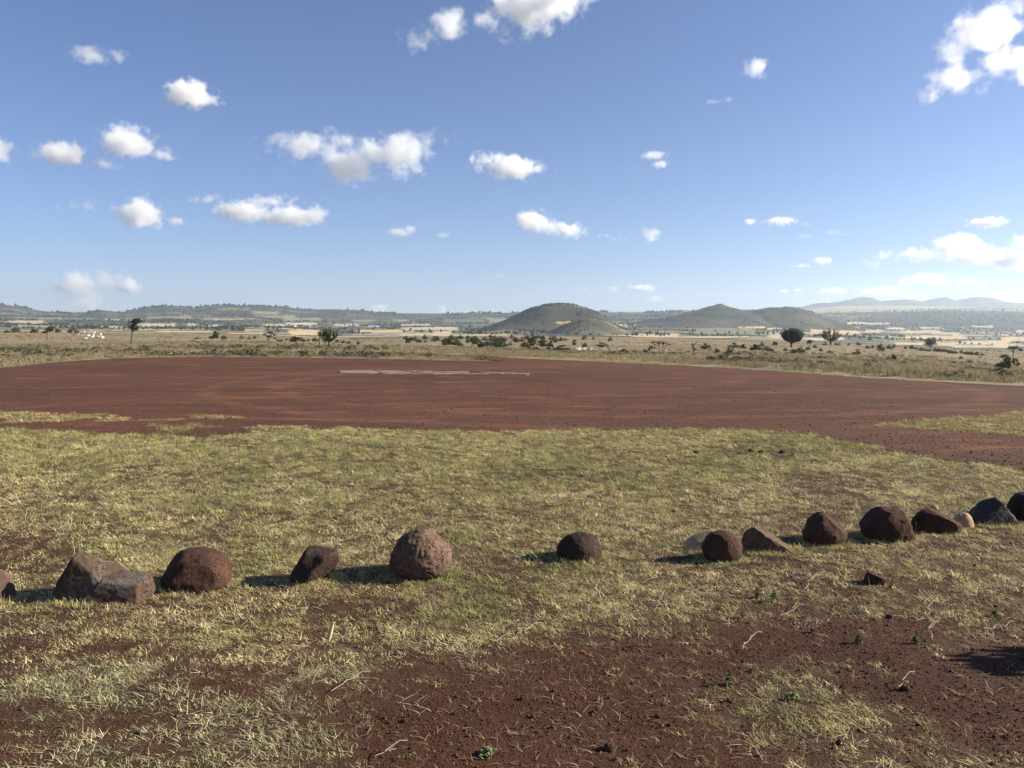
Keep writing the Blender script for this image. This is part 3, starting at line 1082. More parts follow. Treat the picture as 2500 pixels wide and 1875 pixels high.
kind = np.where(up, rng.integers(12, 15, n_), kind)
kind = np.where((rng.random(n_) < .006) & (pv_ > 1180), rng.integers(15, 18, n_), kind)
STRAW, OLIVE, GREEN, SAGE, YEL = (np.array(q) for q in ((.54, .455, .245), (.385, .350, .150), (.195, .215, .080), (.31, .305, .185), (.50, .46, .19)))
gg = np.clip(green + rng.normal(0, .33, n_), 0, 1)[:, None]
tn = np.where(gg < .5, STRAW + (OLIVE - STRAW) * (gg / .5), OLIVE + (GREEN - OLIVE) * ((gg - .5) / .5 * .8))
lime = (sstep(1240, 1060, pv_) * .5)[:, None]
tn = tn * (1 - lime) + (YEL * (1 - gg * .45)) * lime
sage = (((pu_ < 950) & (pv_ > 1620)) * .6)[:, None]
tn = tn * (1 - sage) + SAGE * sage
brownish = (rng.random((n_, 1)) < .16)
tn = np.where(brownish, np.array((.30, .215, .125)), tn)
tn = np.where((kind >= 15)[:, None] | ((kind >= 8) & (kind < 12))[:, None], np.array((.60, .52, .32)), tn) * rng.uniform(.60, 1.78, (n_, 1))
s = rng.uniform(.75, 1.3, n_) * np.interp(r, [2, 6, 12, 19], [.80, .95, 1.3, 1.7]) * np.where(c < .35, .8, 1)
rot = np.stack([rng.normal(0, .12, n_), rng.normal(0, .12, n_), rng.uniform(0, 6.28, n_)], 1)
scatter('grass', 'tuft', np.stack([x, y, H(x, y) + .002 + .010 * np.clip(fbm2(x, y, 4.5, 2, 83) + .2, 0, 1) * c + .004 * (pv_ < near_v(pu_))], 1), rot, np.stack([s, s, s * rng.uniform(.7, 1.15, n_)], 1), kind, tn, 'short dry straw-coloured and green grass of the lawn')

# ------------------------------------------------------------------ grit and crumbs on the bare soil
gm = NT('red_grit', .95)
gm.color(gm.attr('tint', 'INSTANCER').outputs['Color'])
ms = []
for i in range(4):
    bm = bmesh.new()
    bmesh.ops.create_icosphere(bm, subdivisions=1, radius=1)
    q = random.Random(i)
    for v in bm.verts:
        v.co = Vector((v.co.x, v.co.y * q.uniform(.6, 1), v.co.z * .7)) * q.uniform(.7, 1.25)
    me = bpy.data.meshes.new('grit')
    bm.to_mesh(me)
    bm.free()
    me.materials.append(gm.m)
    ms.append(me)
variants('grit', ms)
n0 = 230000
r = np.sqrt(rng.uniform(2.0 ** 2, 8.0 ** 2, n0))
a = rng.uniform(-R(44), R(44), n0)
x, y = r * np.sin(a), r * np.cos(a)
c = cover(x, y)
k_ = rng.random(n0) < (1 - c) * np.interp(r, [2, 4, 8], [1.0, .8, .35]) * (.55 + .6 * sstep(-.3, .4, fbm2(x, y, 3, 3, 88)))
x, y, r = x[k_], y[k_], r[k_]
n_ = len(x)
s = .0025 * np.exp(rng.normal(0, .42, n_)) * np.interp(r, [2, 8], [1, 1.5])
tn = np.array((.064, .029, .0175)) * rng.uniform(.5, 1.8, (n_, 1)) + np.array((.12, .095, .075)) * (rng.random((n_, 1)) < .08)
scatter('gravel', 'grit', np.stack([x, y, H(x, y) + s * .3], 1), rng.uniform(0, 6.28, (n_, 3)), np.stack([s, s, s], 1), rng.integers(0, 4, n_), tn, 'loose red grit and soil crumbs on the bare ground')

n0 = 9000
uu_ = rng.uniform(-60, 2560, n0)
t_ = rng.random(n0) ** 1.3
p0_ = np.array([flat(a, b) for a, b in zip(uu_, near_v(uu_) - t_ * 110)])
s = .0048 * np.exp(rng.normal(0, .45, n0))
tn = np.array((.064, .035, .026)) * rng.uniform(.6, 1.6, (n0, 1)) + np.array((.13, .09, .07)) * (rng.random((n0, 1)) < .14)
scatter('strip_gravel', 'grit', p0_ + np.array((0, 0, .008)) + np.stack([0 * s, 0 * s, .0005 * p0_[:, 1] + s * .3], 1), rng.uniform(0, 6.28, (n0, 3)), np.stack([s, s, s], 1), rng.integers(0, 4, n0), tn,
        'loose stones strewn over the red airstrip')

# straw litter blown over the bare soil
ms = []
for i in range(6):
    V, Fc = blades(2, .05, .02, .055, .0026, (1.35, 1.52), .12, 280 + i, 3)
    ms.append(mesh_np('litter', V, Fc, GRASS_M))
variants('litter', ms)
n0 = 16000
r = np.sqrt(rng.uniform(2.0 ** 2, 7.5 ** 2, n0))
a = rng.uniform(-R(44), R(44), n0)
x, y = r * np.sin(a), r * np.cos(a)
c = cover(x, y)
k_ = rng.random(n0) < .65 * (1 - c) * (.15 + .85 * sstep(-.2, .35, fbm2(x, y, 1.3, 3, 89)))
x, y = x[k_], y[k_]
n_ = len(x)
tn = np.array((.40, .31, .19)) * rng.uniform(.45, 1.35, (n_, 1))
sv = rng.uniform(.6, 1.3, n_)
scatter('straw_litter', 'litter', np.stack([x, y, H(x, y) + .004], 1), np.stack([0 * sv, 0 * sv, rng.uniform(0, 6.28, n_)], 1), np.stack([sv, sv, sv], 1), rng.integers(0, 6, n_), tn,
        'short bits of straw strewn over the bare soil')

# ------------------------------------------------------------------ tall dry grass and scrub beyond the airstrip
ms = []
for i in range(5):
    V, Fc = blades(30, .22, .12, .34, .020, (.05, .75), .6, 300 + i)
    ms.append(mesh_np('sward', V, Fc, GRASS_M))
for i in range(4):
    V, Fc = leafball(310 + i, 70, .16, .8)
    V = [np.array(p) * np.array((.34, .34, .20)) for p in V]
    ms.append(mesh_np('sward', V, Fc, GRASS_M))
variants('sward', ms)


def sav_points(n0, r0, r1, dens):
    r = np.sqrt(rng.uniform(r0 * r0, r1 * r1, n0))
    a = rng.uniform(-R(42), R(42), n0)
    k_ = rng.random(n0) < dens(r) * R(42) * (r1 * r1 - r0 * r0) / n0
    x_, y_ = (r * np.sin(a))[k_], (r * np.cos(a))[k_]
    z_ = H(x_, y_)
    u_, v_ = to_px(x_, y_, z_)
    k_ = (v_ < far_v(u_) - .5)
    on_track = (u_ > 840) & (u_ < 1238) & (v_ > np.interp(u_, TRACK_FAR[:, 0], TRACK_FAR[:, 1])) & (v_ < np.interp(u_, TRACK_NEAR[:, 0], TRACK_NEAR[:, 1]))
    k_ &= ~on_track
    return x_[k_], y_[k_], z_[k_], u_[k_], v_[k_]


x, y, z, pu_, pv_ = (np.concatenate(q) for q in zip(sav_points(120000, 20, 75, lambda r: 5.0 + 0 * r), sav_points(90000, 75, 170, lambda r: np.interp(r, [75, 170], [2.0, .55])),
                                                  sav_points(40000, 170, 480, lambda r: np.interp(r, [170, 480], [.16, .05]))))
n_ = len(x)
r = np.hypot(x, y)
edge = far_v(pu_) - pv_                      # how far beyond the strip's edge, in pixel rows
scrub = .6 * fbm2(x, y, 1 / 7., 3, 91) + .35 * fbm2(x, y, 1 / 2.2, 3, 92) - .10
scrub = scrub + .11 * ((pu_ < 960) & (edge < 26) & (edge > 2)) * (1 - sstep(620, 760, np.abs(pu_ - 420))) + .15 * ((pu_ > 500) & (pu_ < 960) & (edge < 18))
scrub = scrub - .5 * ((pu_ > 1250) & (edge < 5)) - .25 * (edge < 1.5)
is_scrub = (scrub > .13) & (rng.random(n_) < .8)
short = 1 - .72 * sstep(6, 1, edge) * (pu_ > 1240) - .45 * sstep(4, 0, edge)
keep = rng.random(n_) < np.where(is_scrub, .55, np.clip(.85 + .6 * fbm2(x, y, 1 / 9., 3, 93), .2, 1))
kind = np.where(is_scrub, rng.integers(5, 9, n_), rng.integers(0, 5, n_))
dry = np.array((.315, .258, .160))
gg = np.clip(.35 + .8 * fbm2(x, y, 1 / 14., 3, 94) + rng.normal(0, .2, n_), 0, 1)[:, None]
tn = dry * (1 - gg) + np.array((.185, .160, .092)) * gg
verge = (sstep(7, 1, edge) * (pu_ > 1240))[:, None]
tn = tn * (1 - verge) + np.array((.27, .27, .10)) * verge
tn = np.where(is_scrub[:, None], np.array((.145, .133, .082)) * rng.uniform(.4, 1.4, (n_, 1)), tn * rng.uniform(.75, 1.2, (n_, 1)))
s = rng.uniform(.6, 1.25, n_) * np.interp(r, [20, 75, 170, 480], [.8, .95, 1.0, 1.8]) * np.where(is_scrub, rng.uniform(.5, 1.25, n_), short)
zs = s * np.where(is_scrub, rng.uniform(.7, 1.1, n_), rng.uniform(.7, 1.1, n_)) * np.interp(r, [75, 480], [1, .55])
kk = keep
scatter('savanna_grass', 'sward', np.stack([x, y, z - .01], 1)[kk], np.stack([0 * s, 0 * s, rng.uniform(0, 6.28, n_)], 1)[kk], np.stack([s, s, zs], 1)[kk], kind[kk], tn[kk],
        'tall tawny grass and low scrub beyond the airstrip')

# ------------------------------------------------------------------ trees
bark = NT('dark_bark', .95)
bark.color(bark.mix(bark.noise(9, 4, .6, bark.n('ShaderNodeTexCoord').outputs['Object']), (.045, .034, .026), (.11, .085, .065)))
bark.bump(bark.noise(30, 4, .6, bark.n('ShaderNodeTexCoord').outputs['Object']), .6, .03)
LEAF = {'acacia': leaf_mat('acacia_leaf', (.040, .046, .024), .15, .4), 'green': leaf_mat('bush_leaf', (.060, .078, .030), .2, .4), 'grey': leaf_mat('grey_leaf', (.105, .100, .070), .2, .35),
        'dark': leaf_mat('dark_leaf', (.036, .046, .022), .15, .4), 'olive': leaf_mat('olive_leaf', (.095, .098, .046), .2, .4), 'weed': leaf_mat('weed_leaf', (.075, .105, .040), .3, .3),
        'sage': leaf_mat('sage_leaf', (.25, .255, .125), .25, .3), 'straw': leaf_mat('straw', (.50, .42, .25), .2, .2)}
EUM = {}
for nm, c0, c1 in (('euphorbia_skin', (.045, .060, .030), (.10, .115, .055)), ('dark_euphorbia_skin', (.022, .030, .020), (.040, .050, .030)), ('dry_euphorbia_skin', (.085, .075, .055), (.15, .13, .085))):
    e = NT(nm, .8)
    e.color(e.mix(e.noise(6, 4, .6, e.n('ShaderNodeTexCoord').outputs['Object']), c0, c1))
    EUM[nm] = e.m


def tube(V, Fc, pts, radii, sides=6):
    pts = [Vector(p) for p in pts]
    base_i = len(V)
    for i, p in enumerate(pts):
        t = (pts[min(i + 1, len(pts) - 1)] - pts[max(i - 1, 0)]).normalized()
        a = t.orthogonal().normalized()
        b = t.cross(a)
        for k_ in range(sides):
            an = 2 * math.pi * k_ / sides
            V.append(p + (a * math.cos(an) + b * math.sin(an)) * radii[i])
    for i in range(len(pts) - 1):
        for k_ in range(sides):
            q0 = base_i + i * sides + k_
            q1 = base_i + i * sides + (k_ + 1) % sides
            Fc.append((q0, q1, q1 + sides, q0 + sides))
    Fc.append(tuple(base_i + (len(pts) - 1) * sides + k_ for k_ in range(sides)))


def leaves(V, Fc, c, rad_, n_, size, q, flat_=.5, shell=.35):
    for i in range(n_):
        d = q.normal(size=3)
        d /= np.linalg.norm(d)
        p = np.array(c) + d * np.array(rad_) * (shell + (1 - shell) * q.random() ** .5)
        nn = q.normal(size=3) * np.array((1, 1, 1)) + np.array((0, 0, flat_ * 2))
        nn /= np.linalg.norm(nn)
        a = np.cross(nn, q.normal(size=3))
        a /= np.linalg.norm(a)
        b = np.cross(nn, a)
        s = size * q.uniform(.5, 1.3)
        k_ = len(V)
        V += [p - a * s, p - b * s * .55, p + a * s, p + b * s * .55]
        Fc.append((k_, k_ + 1, k_ + 2, k_ + 3))


def empty(name, loc, label, cat, group=None):
    o = bpy.data.objects.new(name, None)
    COL.objects.link(o)
    o.location = loc
    o['label'], o['category'] = label, cat
    if group:
        o['group'] = group
    return o


def px_tree(name, u, v, label, stems, pads, leaf, seed, thick=.012, cat='tree', dens=1.0, far=None, leafsize=1.0, twigs=10, group=None):
    """stems: lists of (right, up) pixel offsets from the foot; pads: (right, up, half width, half height) foliage masses"""
    p0 = hit(u, v) if far is None else at_dist(u, far)
    m = p0[1] / F
    q = np.random.default_rng(seed)
    t = empty(name, tuple(p0), label, cat, group)
    top = max([a[1] + a[3] for a in pads] + [a[-1][1] for a in stems])
    V, Fc = [], []
    for si, st_ in enumerate(stems):
        y0 = q.normal(0, 2.0) if si else 0
        pts = [(a * m, (y0 + q.normal(0, 1.2) * (i > 0)) * m, b * m - (.15 if i == 0 else 0)) for i, (a, b) in enumerate(st_)]
        rad_ = [max(top * m * thick * 2.6 * (1 - .72 * i / (len(st_) - 1)), .02) for i in range(len(st_))]
        if si and st_[0][1] > 4:
            rad_ = [r_ * .6 for r_ in rad_]
        tube(V, Fc, pts, rad_)
    for (a, b, rx, rz) in pads:          # limbs reaching into the foliage
        st_ = min(stems, key=lambda s_: abs(s_[-1][0] - a) + abs(s_[-1][1] - b))
        for k_ in range(max(2, int(twigs * rx / 14))):
            f = q.uniform(.55, 1.0)
            i = min(int(f * (len(st_) - 1)), len(st_) - 2)
            g_ = f * (len(st_) - 1) - i
            s0 = np.array(st_[i]) * (1 - g_) + np.array(st_[i + 1]) * g_
            e = np.array((a + q.uniform(-.8, .8) * rx, b + q.uniform(-.5, .5) * rz))
            mid = s0 * .45 + e * .55 + np.array((0, -.12 * abs(e[0] - s0[0])))
            ye = q.uniform(-.6, .6) * rx
            tube(V, Fc, [(s0[0] * m, 0, s0[1] * m), (mid[0] * m, ye * .5 * m, mid[1] * m), (e[0] * m, ye * m, e[1] * m)], [.35 * m * max(1, top / 45), .28 * m, .12 * m], 4)
    link('trunk', mesh_np('trunk', V, Fc, bark.m, True), t)
    if pads and dens > 0:
        V, Fc = [], []
        for (a, b, rx, rz) in pads:
            for k_ in range(max(4, int(rx * rz / 4.5))):
                cc_ = np.array(((a + q.uniform(-.75, .75) * rx) * m, q.uniform(-.7, .7) * rx * m, (b + q.uniform(-.6, .6) * rz) * m))
                rr_ = min(rx, rz) * q.uniform(.35, .75) * m
                leaves(V, Fc, cc_, (rr_ * 1.8, rr_ * 1.5, rr_ * .9), int(26 * dens), 1.55 * m * leafsize, q)
        link('crown', mesh_np('crown', V, Fc, LEAF[leaf]), t)
    return t


px_tree('acacia_tree', 319.6, 840.5, 'slender leaning acacia with a wind-swept flat crown', [[(0, 0), (1, 7), (2, 18), (4, 27), (6, 35), (9, 45), (14, 54)], [(5, 32), (9, 38), (14, 42)], [(4, 28), (2, 36), (1, 42)]],
        [(22, 58, 14, 5), (10, 53, 12, 4), (15, 61, 9, 3), (1.5, 41, 6, 6), (14, 39, 7, 7), (9, 46, 8, 4)], 'acacia', 401)
px_tree('acacia_tree', 115.5, 829, 'small acacia with two dark clumps beside the white birds', [[(0, 0), (0, 6), (1, 12), (-2, 18)], [(1, 11), (4, 18), (7, 25)]], [(-4, 20, 7, 4.5), (7, 27, 10, 5)], 'acacia', 402)
px_tree('acacia_tree', 655.4, 843, 'small open acacia with thin layered branches', [[(0, 0), (0, 7), (-1, 14), (3, 24)], [(-1, 13), (6, 20), (16, 19)], [(-1, 14), (-6, 24)]],
        [(4.5, 31, 10, 3), (-9, 27, 5, 2), (10, 25, 8, 2.5), (0, 22, 8, 2), (17, 18, 6, 2)], 'acacia', 403)
px_tree('acacia_tree', 727, 851, 'low spreading acacia with a crooked trunk beside the dead post', [[(0, 0), (1.5, 7), (-1, 11), (-4.5, 14), (-2, 20)], [(-3, 13), (-9, 9), (-14, 6)], [(-1, 11), (6, 17), (10, 21)]],
        [(-1, 24, 12, 6), (10, 21, 10, 4), (-11, 21, 7, 5), (-9, 28, 4, 2.5), (-13, 8, 4, 3)], 'acacia', 404)
px_tree('acacia_tree', 2475, 879, 'umbrella-topped acacia rising behind the big dark bush', [[(0, 0), (0, 10), (-2, 18), (1, 26)]], [(0, 30, 16, 4.5), (17, 25, 4, 3)], 'acacia', 405)
px_tree('acacia_tree', 1617.5, 868.5, 'thin many-stemmed acacia with a sparse flat crown', [[(0, 0), (-.5, 12), (0, 24), (4, 30)], [(-7.5, 0), (-8, 12), (-8, 22), (-10, 30)], [(1, 1), (4, 12), (7, 26), (9, 34)]],
        [(-10, 33, 10, 3.5), (-24, 32, 7, 2.5), (3, 30, 8, 3), (18, 28, 9, 1.6)], 'acacia', 406, dens=.7, thick=.009)
px_tree('acacia_tree', 1587, 868, 'stunted little acacia under the many-stemmed one', [[(0, 0), (0, 8), (-2, 12), (2, 18)], [(0, 9), (3, 13), (5, 20)]], [(6, 20, 9, 3), (-3, 17, 5, 2.5), (-11, 11.5, 5, 2.2)], 'acacia', 407)
px_tree('bare_tree', 1691, 873.5, 'almost leafless forked tree on two thin stems', [[(0, 0), (0, 10), (1, 22), (2, 28), (6, 34), (9, 39), (12, 41)], [(3.5, 0), (5, 10), (3, 18), (2, 26), (-1, 30), (-4, 35)], [(-3, 32), (2, 33)], [(8, 37), (11, 36)]],
        [(1, 24, 4, 2), (-1, 34, 4, 1), (6, 20, 3, 2)], 'acacia', 408, dens=.35, thick=.010)
px_tree('acacia_tree', 2179, 885, 'tiny dark-topped acacia in the open tawny grass', [[(0, 0), (0, 6), (1, 12)], [(7, 0), (6, 8), (4, 11)]], [(-2, 14, 9, 4), (3, 18, 6, 2.5), (7, 10, 5, 3)], 'acacia', 409)
px_tree('leafy_tree', 2268.6, 858.5, 'pale rounded tree behind a line of low bushes', [[(0, 0), (1, 8), (2, 14)], [(1, 5), (6, 14)]], [(3, 23, 10, 9), (9, 26, 5, 6), (-4, 20, 6, 6)], 'grey', 410)
px_tree('dead_post', 778.8, 851.5, 'crooked dead trunk standing by the candelabra tree', [[(0, 0), (1.5, 11), (.5, 20), (1.5, 27), (1, 31)], [(1.2, 27), (3, 30), (4, 29.5)]], [], 'acacia', 411, thick=.02, cat='dead trunk')
px_tree('acacia_tree', 1175, 858, 'small dark acacia on a thin stem before the thicket', [[(0, 0), (.5, 7), (0, 12)]], [(0, 16, 8, 4.5), (-5, 13, 4, 2.5)], 'acacia', 412)


def euphorbia(u, v, label, crown, n_, skin, seed, thick, trunk_h, tips=0.0):
    """candelabra tree: many upright succulent arms curving out of a short trunk"""
    p0 = hit(u, v)
    m = p0[1] / F
    q = np.random.default_rng(seed)
    t = empty('candelabra_tree', tuple(p0), label, 'tree', 'candelabra trees on the plain')
    V, Fc = [], []
    tube(V, Fc, [(0, 0, -.2), (.2 * m, 0, trunk_h * .5 * m), (0, 0, trunk_h * m), (0, 0, (trunk_h + 6) * m)], [3.0 * m, 2.3 * m, 2.6 * m, 2.2 * m], 8)
    link('trunk', mesh_np('trunk', V, Fc, bark.m, True), t)
    V, Fc = [], []
    du, dv, rx, rz = crown
    for i in range(n_):
        a = q.uniform(0, 2 * math.pi)
        el = math.acos(q.uniform(-.35, 1))
        e = np.array((du + rx * math.sin(el) * math.cos(a), rx * .9 * math.sin(el) * math.sin(a), dv + rz * math.cos(el)))
        e = e * q.uniform(.93, 1.03)
        s0 = np.array((q.normal(0, .8), q.normal(0, .8), trunk_h + q.uniform(-2, 5)))
        out = np.array((e[0] * .8, e[1] * .8, s0[2] + (e[2] - s0[2]) * .32))
        out2 = np.array((e[0] * .99, e[1] * .99, s0[2] + (e[2] - s0[2]) * .62))
        r_ = thick * q.uniform(.8, 1.2)
        tube(V, Fc, [s0 * m, ((s0 + out) / 2 + np.array((0, 0, -.4))) * m, out * m, out2 * m, e * m], [r_ * .9 * m, r_ * m, r_ * m, r_ * 1.05 * m, r_ * .5 * m], 5)
        for k_ in range(q.integers(1, 4)):       # side arms
            f = q.uniform(.3, .8)
            b = out * (1 - f) + out2 * f
            e2 = e + q.normal(0, 1, 3) * np.array((3.2, 3.2, 2.0))
            tube(V, Fc, [b * m, (b * .4 + e2 * .6 + np.array((0, 0, -1))) * m, e2 * m], [r_ * .8 * m, r_ * .9 * m, r_ * .45 * m], 5)
            if tips and q.random() < tips:
                leaves(V, Fc, e2 * m, (1.6 * m,) * 3, 7, .9 * m, q)
    link('crown', mesh_np('crown', V, Fc, EUM[skin], True), t)
    return t


euphorbia(804, 849, 'vase-shaped candelabra tree with upright green arms beside a dead trunk', (-2, 39, 23, 13), 58, 'euphorbia_skin', 501, .85, 15)
euphorbia(1931.7, 848, 'dense dark round-headed candelabra tree with a solid crown', (2.4, 31, 23, 15.5), 190, 'dark_euphorbia_skin', 502, 1.15, 12)
euphorbia(2027.7, 842, 'sparse dry candelabra tree with spiky brown arms', (0, 26, 20, 15), 55, 'dry_euphorbia_skin', 503, .7, 10, tips=.4)

# ------------------------------------------------------------------ bushes
def bush_mesh(seed, leaf, n_=26, squash=1.0):
    q = np.random.default_rng(seed)
    V, Fc = [], []
    for i in range(n_):
        a = q.uniform(0, 6.28)
        rr = q.random() ** .5
        h = q.uniform(.15, 1) * (1 - .55 * rr * rr)
        c = np.array((rr * .8 * math.cos(a), rr * .8 * math.sin(a), h * 1.7 * squash))
        leaves(V, Fc, c, (.27, .27, .22), 20, .135, q, .4)
    return mesh_np('foliage', V, Fc, LEAF[leaf])


def stem_mesh(seed):
    q = np.random.default_rng(seed)
    V, Fc = [], []
    for i in range(7):
        a = q.uniform(0, 6.28)
        e = Vector((.6 * math.cos(a) * q.random(), .6 * math.sin(a) * q.random(), q.uniform(.7, 1.4)))
        tube(V, Fc, [Vector((0, 0, -.1)), e * .5 + Vector((0, 0, .1)), e], [.05, .035, .015], 4)
    return mesh_np('stem', V, Fc, bark.m)


BM = {k_: [bush_mesh(600 + 10 * i + j, k_, 22 + 4 * j) for j in range(3)] for i, k_ in enumerate(('green', 'dark', 'grey', 'olive', 'acacia'))}
STEMS = [stem_mesh(700 + i) for i in range(3)]


WORD = {'green': 'leaf-green', 'dark': 'blackish green', 'grey': 'grey-green', 'olive': 'olive', 'acacia': 'brownish black'}


def bush(u, v, rx, rz, leaf, label, group=None, seed=0, name='bush'):
    if group:
        label, group = f'{WORD[leaf]} {label}', f'{WORD[leaf]} {group}'
    p0 = hit(u, v)
    m = p0[1] / F
    q = random.Random(seed + int(u * 7))
    t = empty(name, (p0[0], p0[1], p0[2] - .04), label, 'bush', group)
    t.rotation_euler.z = q.uniform(0, 6.28)
    t.scale = (rx * m * 1.15, rx * m, rz * m * 1.2)
    i = q.randrange(3)
    link('foliage', BM[leaf][i], t)
    link('stem', STEMS[i], t)
    return t


bush(2462, 898, 27, 17, 'dark', 'big dark green thorn bush in the tawny grass')
bush(2448, 900, 17, 9, 'dark', 'low dark lobe bush spreading from the foot of the big thorn bush')
bush(1779, 868, 14, 12, 'grey', 'tall grey-brown bush beyond the black earth mound')
bush(1751, 862, 8, 6.5, 'dark', 'small rounded dark bush between the grey bush and the green one')
bush(1723, 853, 14, 7, 'green', 'flat-topped green bush near the leafless forked tree')
bush(1522, 862, 13, 5.5, 'acacia', 'low brown-black bush in dry grass facing the sheet of bare strip')
bush(1642, 867, 14, 5.5, 'olive', 'spreading olive bush at the foot of the many-stemmed acacia')
bush(2148, 859, 12, 11, 'grey', 'rounded grey-green bush at the brow of the slope')
bush(2171, 852, 8, 6, 'olive', 'olive bush touching the rounded grey-green one')
bush(1471, 848, 16, 6.5, 'green', 'wide green bush above the group of standing white birds')
bush(1402, 843, 6.5, 7.5, 'dark', 'upright dark bush at the end of the thicket')
bush(1370, 857, 20, 8, 'green', 'broad dark bush at the front corner of the thicket')
bush(528, 827, 9, 10, 'dark', 'tallest dark bush of a lone clump on the open plain')
bush(547, 828, 8, 5, 'dark', 'low dark bush next to the tallest of the lone clump')
bush(514, 827, 6, 4, 'dark', 'small dark bush at the edge of the lone clump')
bush(40, 812, 11, 9, 'olive', 'rounded olive tree-like bush on the brow of the plain')
for i, (u_, v_, a, b, k_) in enumerate([(85, 813, 10, 5.5, 'dark'), (122, 811, 9, 7, 'dark'), (142, 812, 9, 5, 'dark'), (175, 813, 10, 6, 'dark'), (188, 813, 6, 5, 'olive'), (18, 812, 8, 4, 'olive'), (482, 828, 8, 3.5, 'olive'),
                                        (589, 827, 6, 5, 'olive'), (609, 828, 6, 4, 'olive'), (622, 827, 4, 5, 'olive')]):
    bush(u_, v_, a, b, k_, 'bush on the far brow of the plain', 'bushes along the brow of the plain', i)
for i, (u_, v_, a, b, k_) in enumerate([(683, 834, 9, 4, 'olive'), (700, 831, 6, 3, 'olive'), (752, 833, 5, 3, 'dark'), (770, 834, 10, 6, 'olive'), (792, 836, 6, 4, 'dark'), (822, 836, 6, 4, 'dark'), (838, 838, 6, 4, 'olive'),
                                        (852, 839, 6, 4, 'olive'), (874, 842, 5, 5, 'acacia'), (757, 842, 4, 3, 'acacia')]):
    bush(u_, v_, a, b, k_, 'small scrubby bush on the plain near the vase-shaped candelabra tree', 'bushes round the vase-shaped candelabra tree', i)
thick = [(1212, 851, 12, 9, 'green'), (1259, 836, 8, 6, 'green'), (1230, 848, 10, 6, 'green'), (1190, 846, 9, 6, 'olive'), (1300, 838, 8, 9, 'dark'), (1320, 845, 7, 6, 'dark'), (1280, 846, 8, 6, 'olive'), (1342, 848, 8, 6, 'dark'),
         (1353, 836, 8, 6.5, 'dark'), (1427, 829.5, 5.5, 4.5, 'dark'), (1449, 829, 3.5, 3, 'olive'), (1490, 833, 4.5, 4, 'dark'), (1369, 833, 5, 4, 'dark'), (1380, 832, 4, 3, 'olive'), (1428, 847, 6, 4, 'acacia')]
q = random.Random(5)
for i in range(84):
    u_ = q.uniform(990, 1345)
    lo = 838 + (u_ - 990) / 355 * 19
    thick.append((u_, q.uniform(826 if u_ > 1100 else 829, lo), q.uniform(4, 8.5), q.uniform(2.6, 5.2), q.choice(('green', 'dark', 'dark', 'olive', 'green', 'acacia'))))
for i, a in enumerate(thick):
    a = (a[0], a[1], a[2] * 1.25, a[3] * 1.3, a[4])
    bush(*a, 'bush in the straggling thicket beyond the airstrip', 'bushes of the thicket', i)
ridge_b = [(2249 + 148 * i / 14 + q.uniform(-3, 3), 855 + 13 * i / 14 + q.uniform(-1, 1.5), q.uniform(5, 9), q.uniform(3, 5.5), q.choice(('dark', 'olive', 'grey'))) for i in range(15)]
for i, a in enumerate(ridge_b):
    bush(*a, 'low bush in the line along the grassy brow', 'bushes lined along the brow', i)
for i, a in enumerate([(1953, 861, 12, 8, 'olive'), (1935, 863, 8, 6, 'dark'), (2004, 858, 6, 5, 'dark'), (1978, 840, 9, 6, 'grey'), (2025, 863, 9, 4, 'acacia'), (2014, 843, 6, 5, 'olive'), (2041, 843, 4, 4, 'dark'),
                       (2048, 842, 4, 3, 'olive'), (1893, 843, 8, 5, 'dark'), (1918, 857, 6, 5, 'olive'), (1972, 855, 7, 6, 'olive'), (1990, 850, 6, 5, 'olive')]):
    bush(*a, 'rough bush growing round the two candelabra trees on the slope', 'bushes round the round-headed and the spiky candelabra trees', i)
for i, a in enumerate([(1790, 850, 16, 7, 'green'), (1812, 851, 9, 6, 'dark'), (1846, 855, 16, 8, 'dark'), (1870, 856, 12, 6, 'green'), (1860, 845, 6, 6, 'dark'), (1880, 858, 10, 4, 'dark'), (1835, 868, 6, 4, 'acacia'),
                       (1870, 869, 6, 4, 'acacia'), (1800, 868, 8, 5, 'grey'), (1845, 872, 7, 5, 'grey'), (1575, 860, 6, 4, 'acacia'), (1552, 861, 9, 4, 'grey'), (1545, 868, 5, 3, 'grey'), (1680, 861, 6, 3, 'grey')]):
    bush(*a, 'bush scattered over the dry slope beyond the black earth mound', 'bushes scattered over the dry slope', i)
for i, a in enumerate([(2183, 849, 5, 4.5, 'dark'), (2211, 851.5, 4.5, 4, 'dark'), (2224, 852, 7, 5, 'dark'), (2237, 853, 4, 3, 'olive'), (2093, 866, 7, 8, 'grey'), (2085, 866, 5, 4, 'dark'), (2119, 851, 6, 4, 'dark'), (2131, 850, 5, 4, 'dark'),
                       (2095, 843, 7, 4, 'dark'), (2072, 843, 4, 3, 'dark'), (2329, 888, 6, 4, 'acacia'), (2348, 889, 5, 4, 'acacia'), (2365, 886, 10, 5, 'grey'), (2345, 877, 6, 4, 'acacia'), (2000, 878, 10, 6, 'grey'),
                       (1985, 877, 6, 4, 'acacia'), (2200, 912, 8, 5, 'acacia'), (2230, 914, 10, 6, 'olive'), (2260, 892, 6, 3, 'grey'), (2406, 891, 5, 4, 'grey')]):
    bush(*a, 'small bush dotted in the tawny grass of the slope', 'bushes dotted in the tawny grass', i)

# the bush that throws its shade on to the soil from outside the lawn's end
t = empty('bush', (4.15, 3.95, 0), 'leafy bush beside the bare soil, shading it', 'bush')
t.scale = (.5, .34, .50)
link('foliage', bush_mesh(881, 'green', 150), t)
link('stem', STEMS[0], t)
t = empty('bush', (4.75, 3.7, 0), 'second leafy bush behind the one shading the bare soil', 'bush')
t.scale = (.6, .36, .62)
link('foliage', bush_mesh(882, 'green', 150), t)
link('stem', STEMS[1], t)

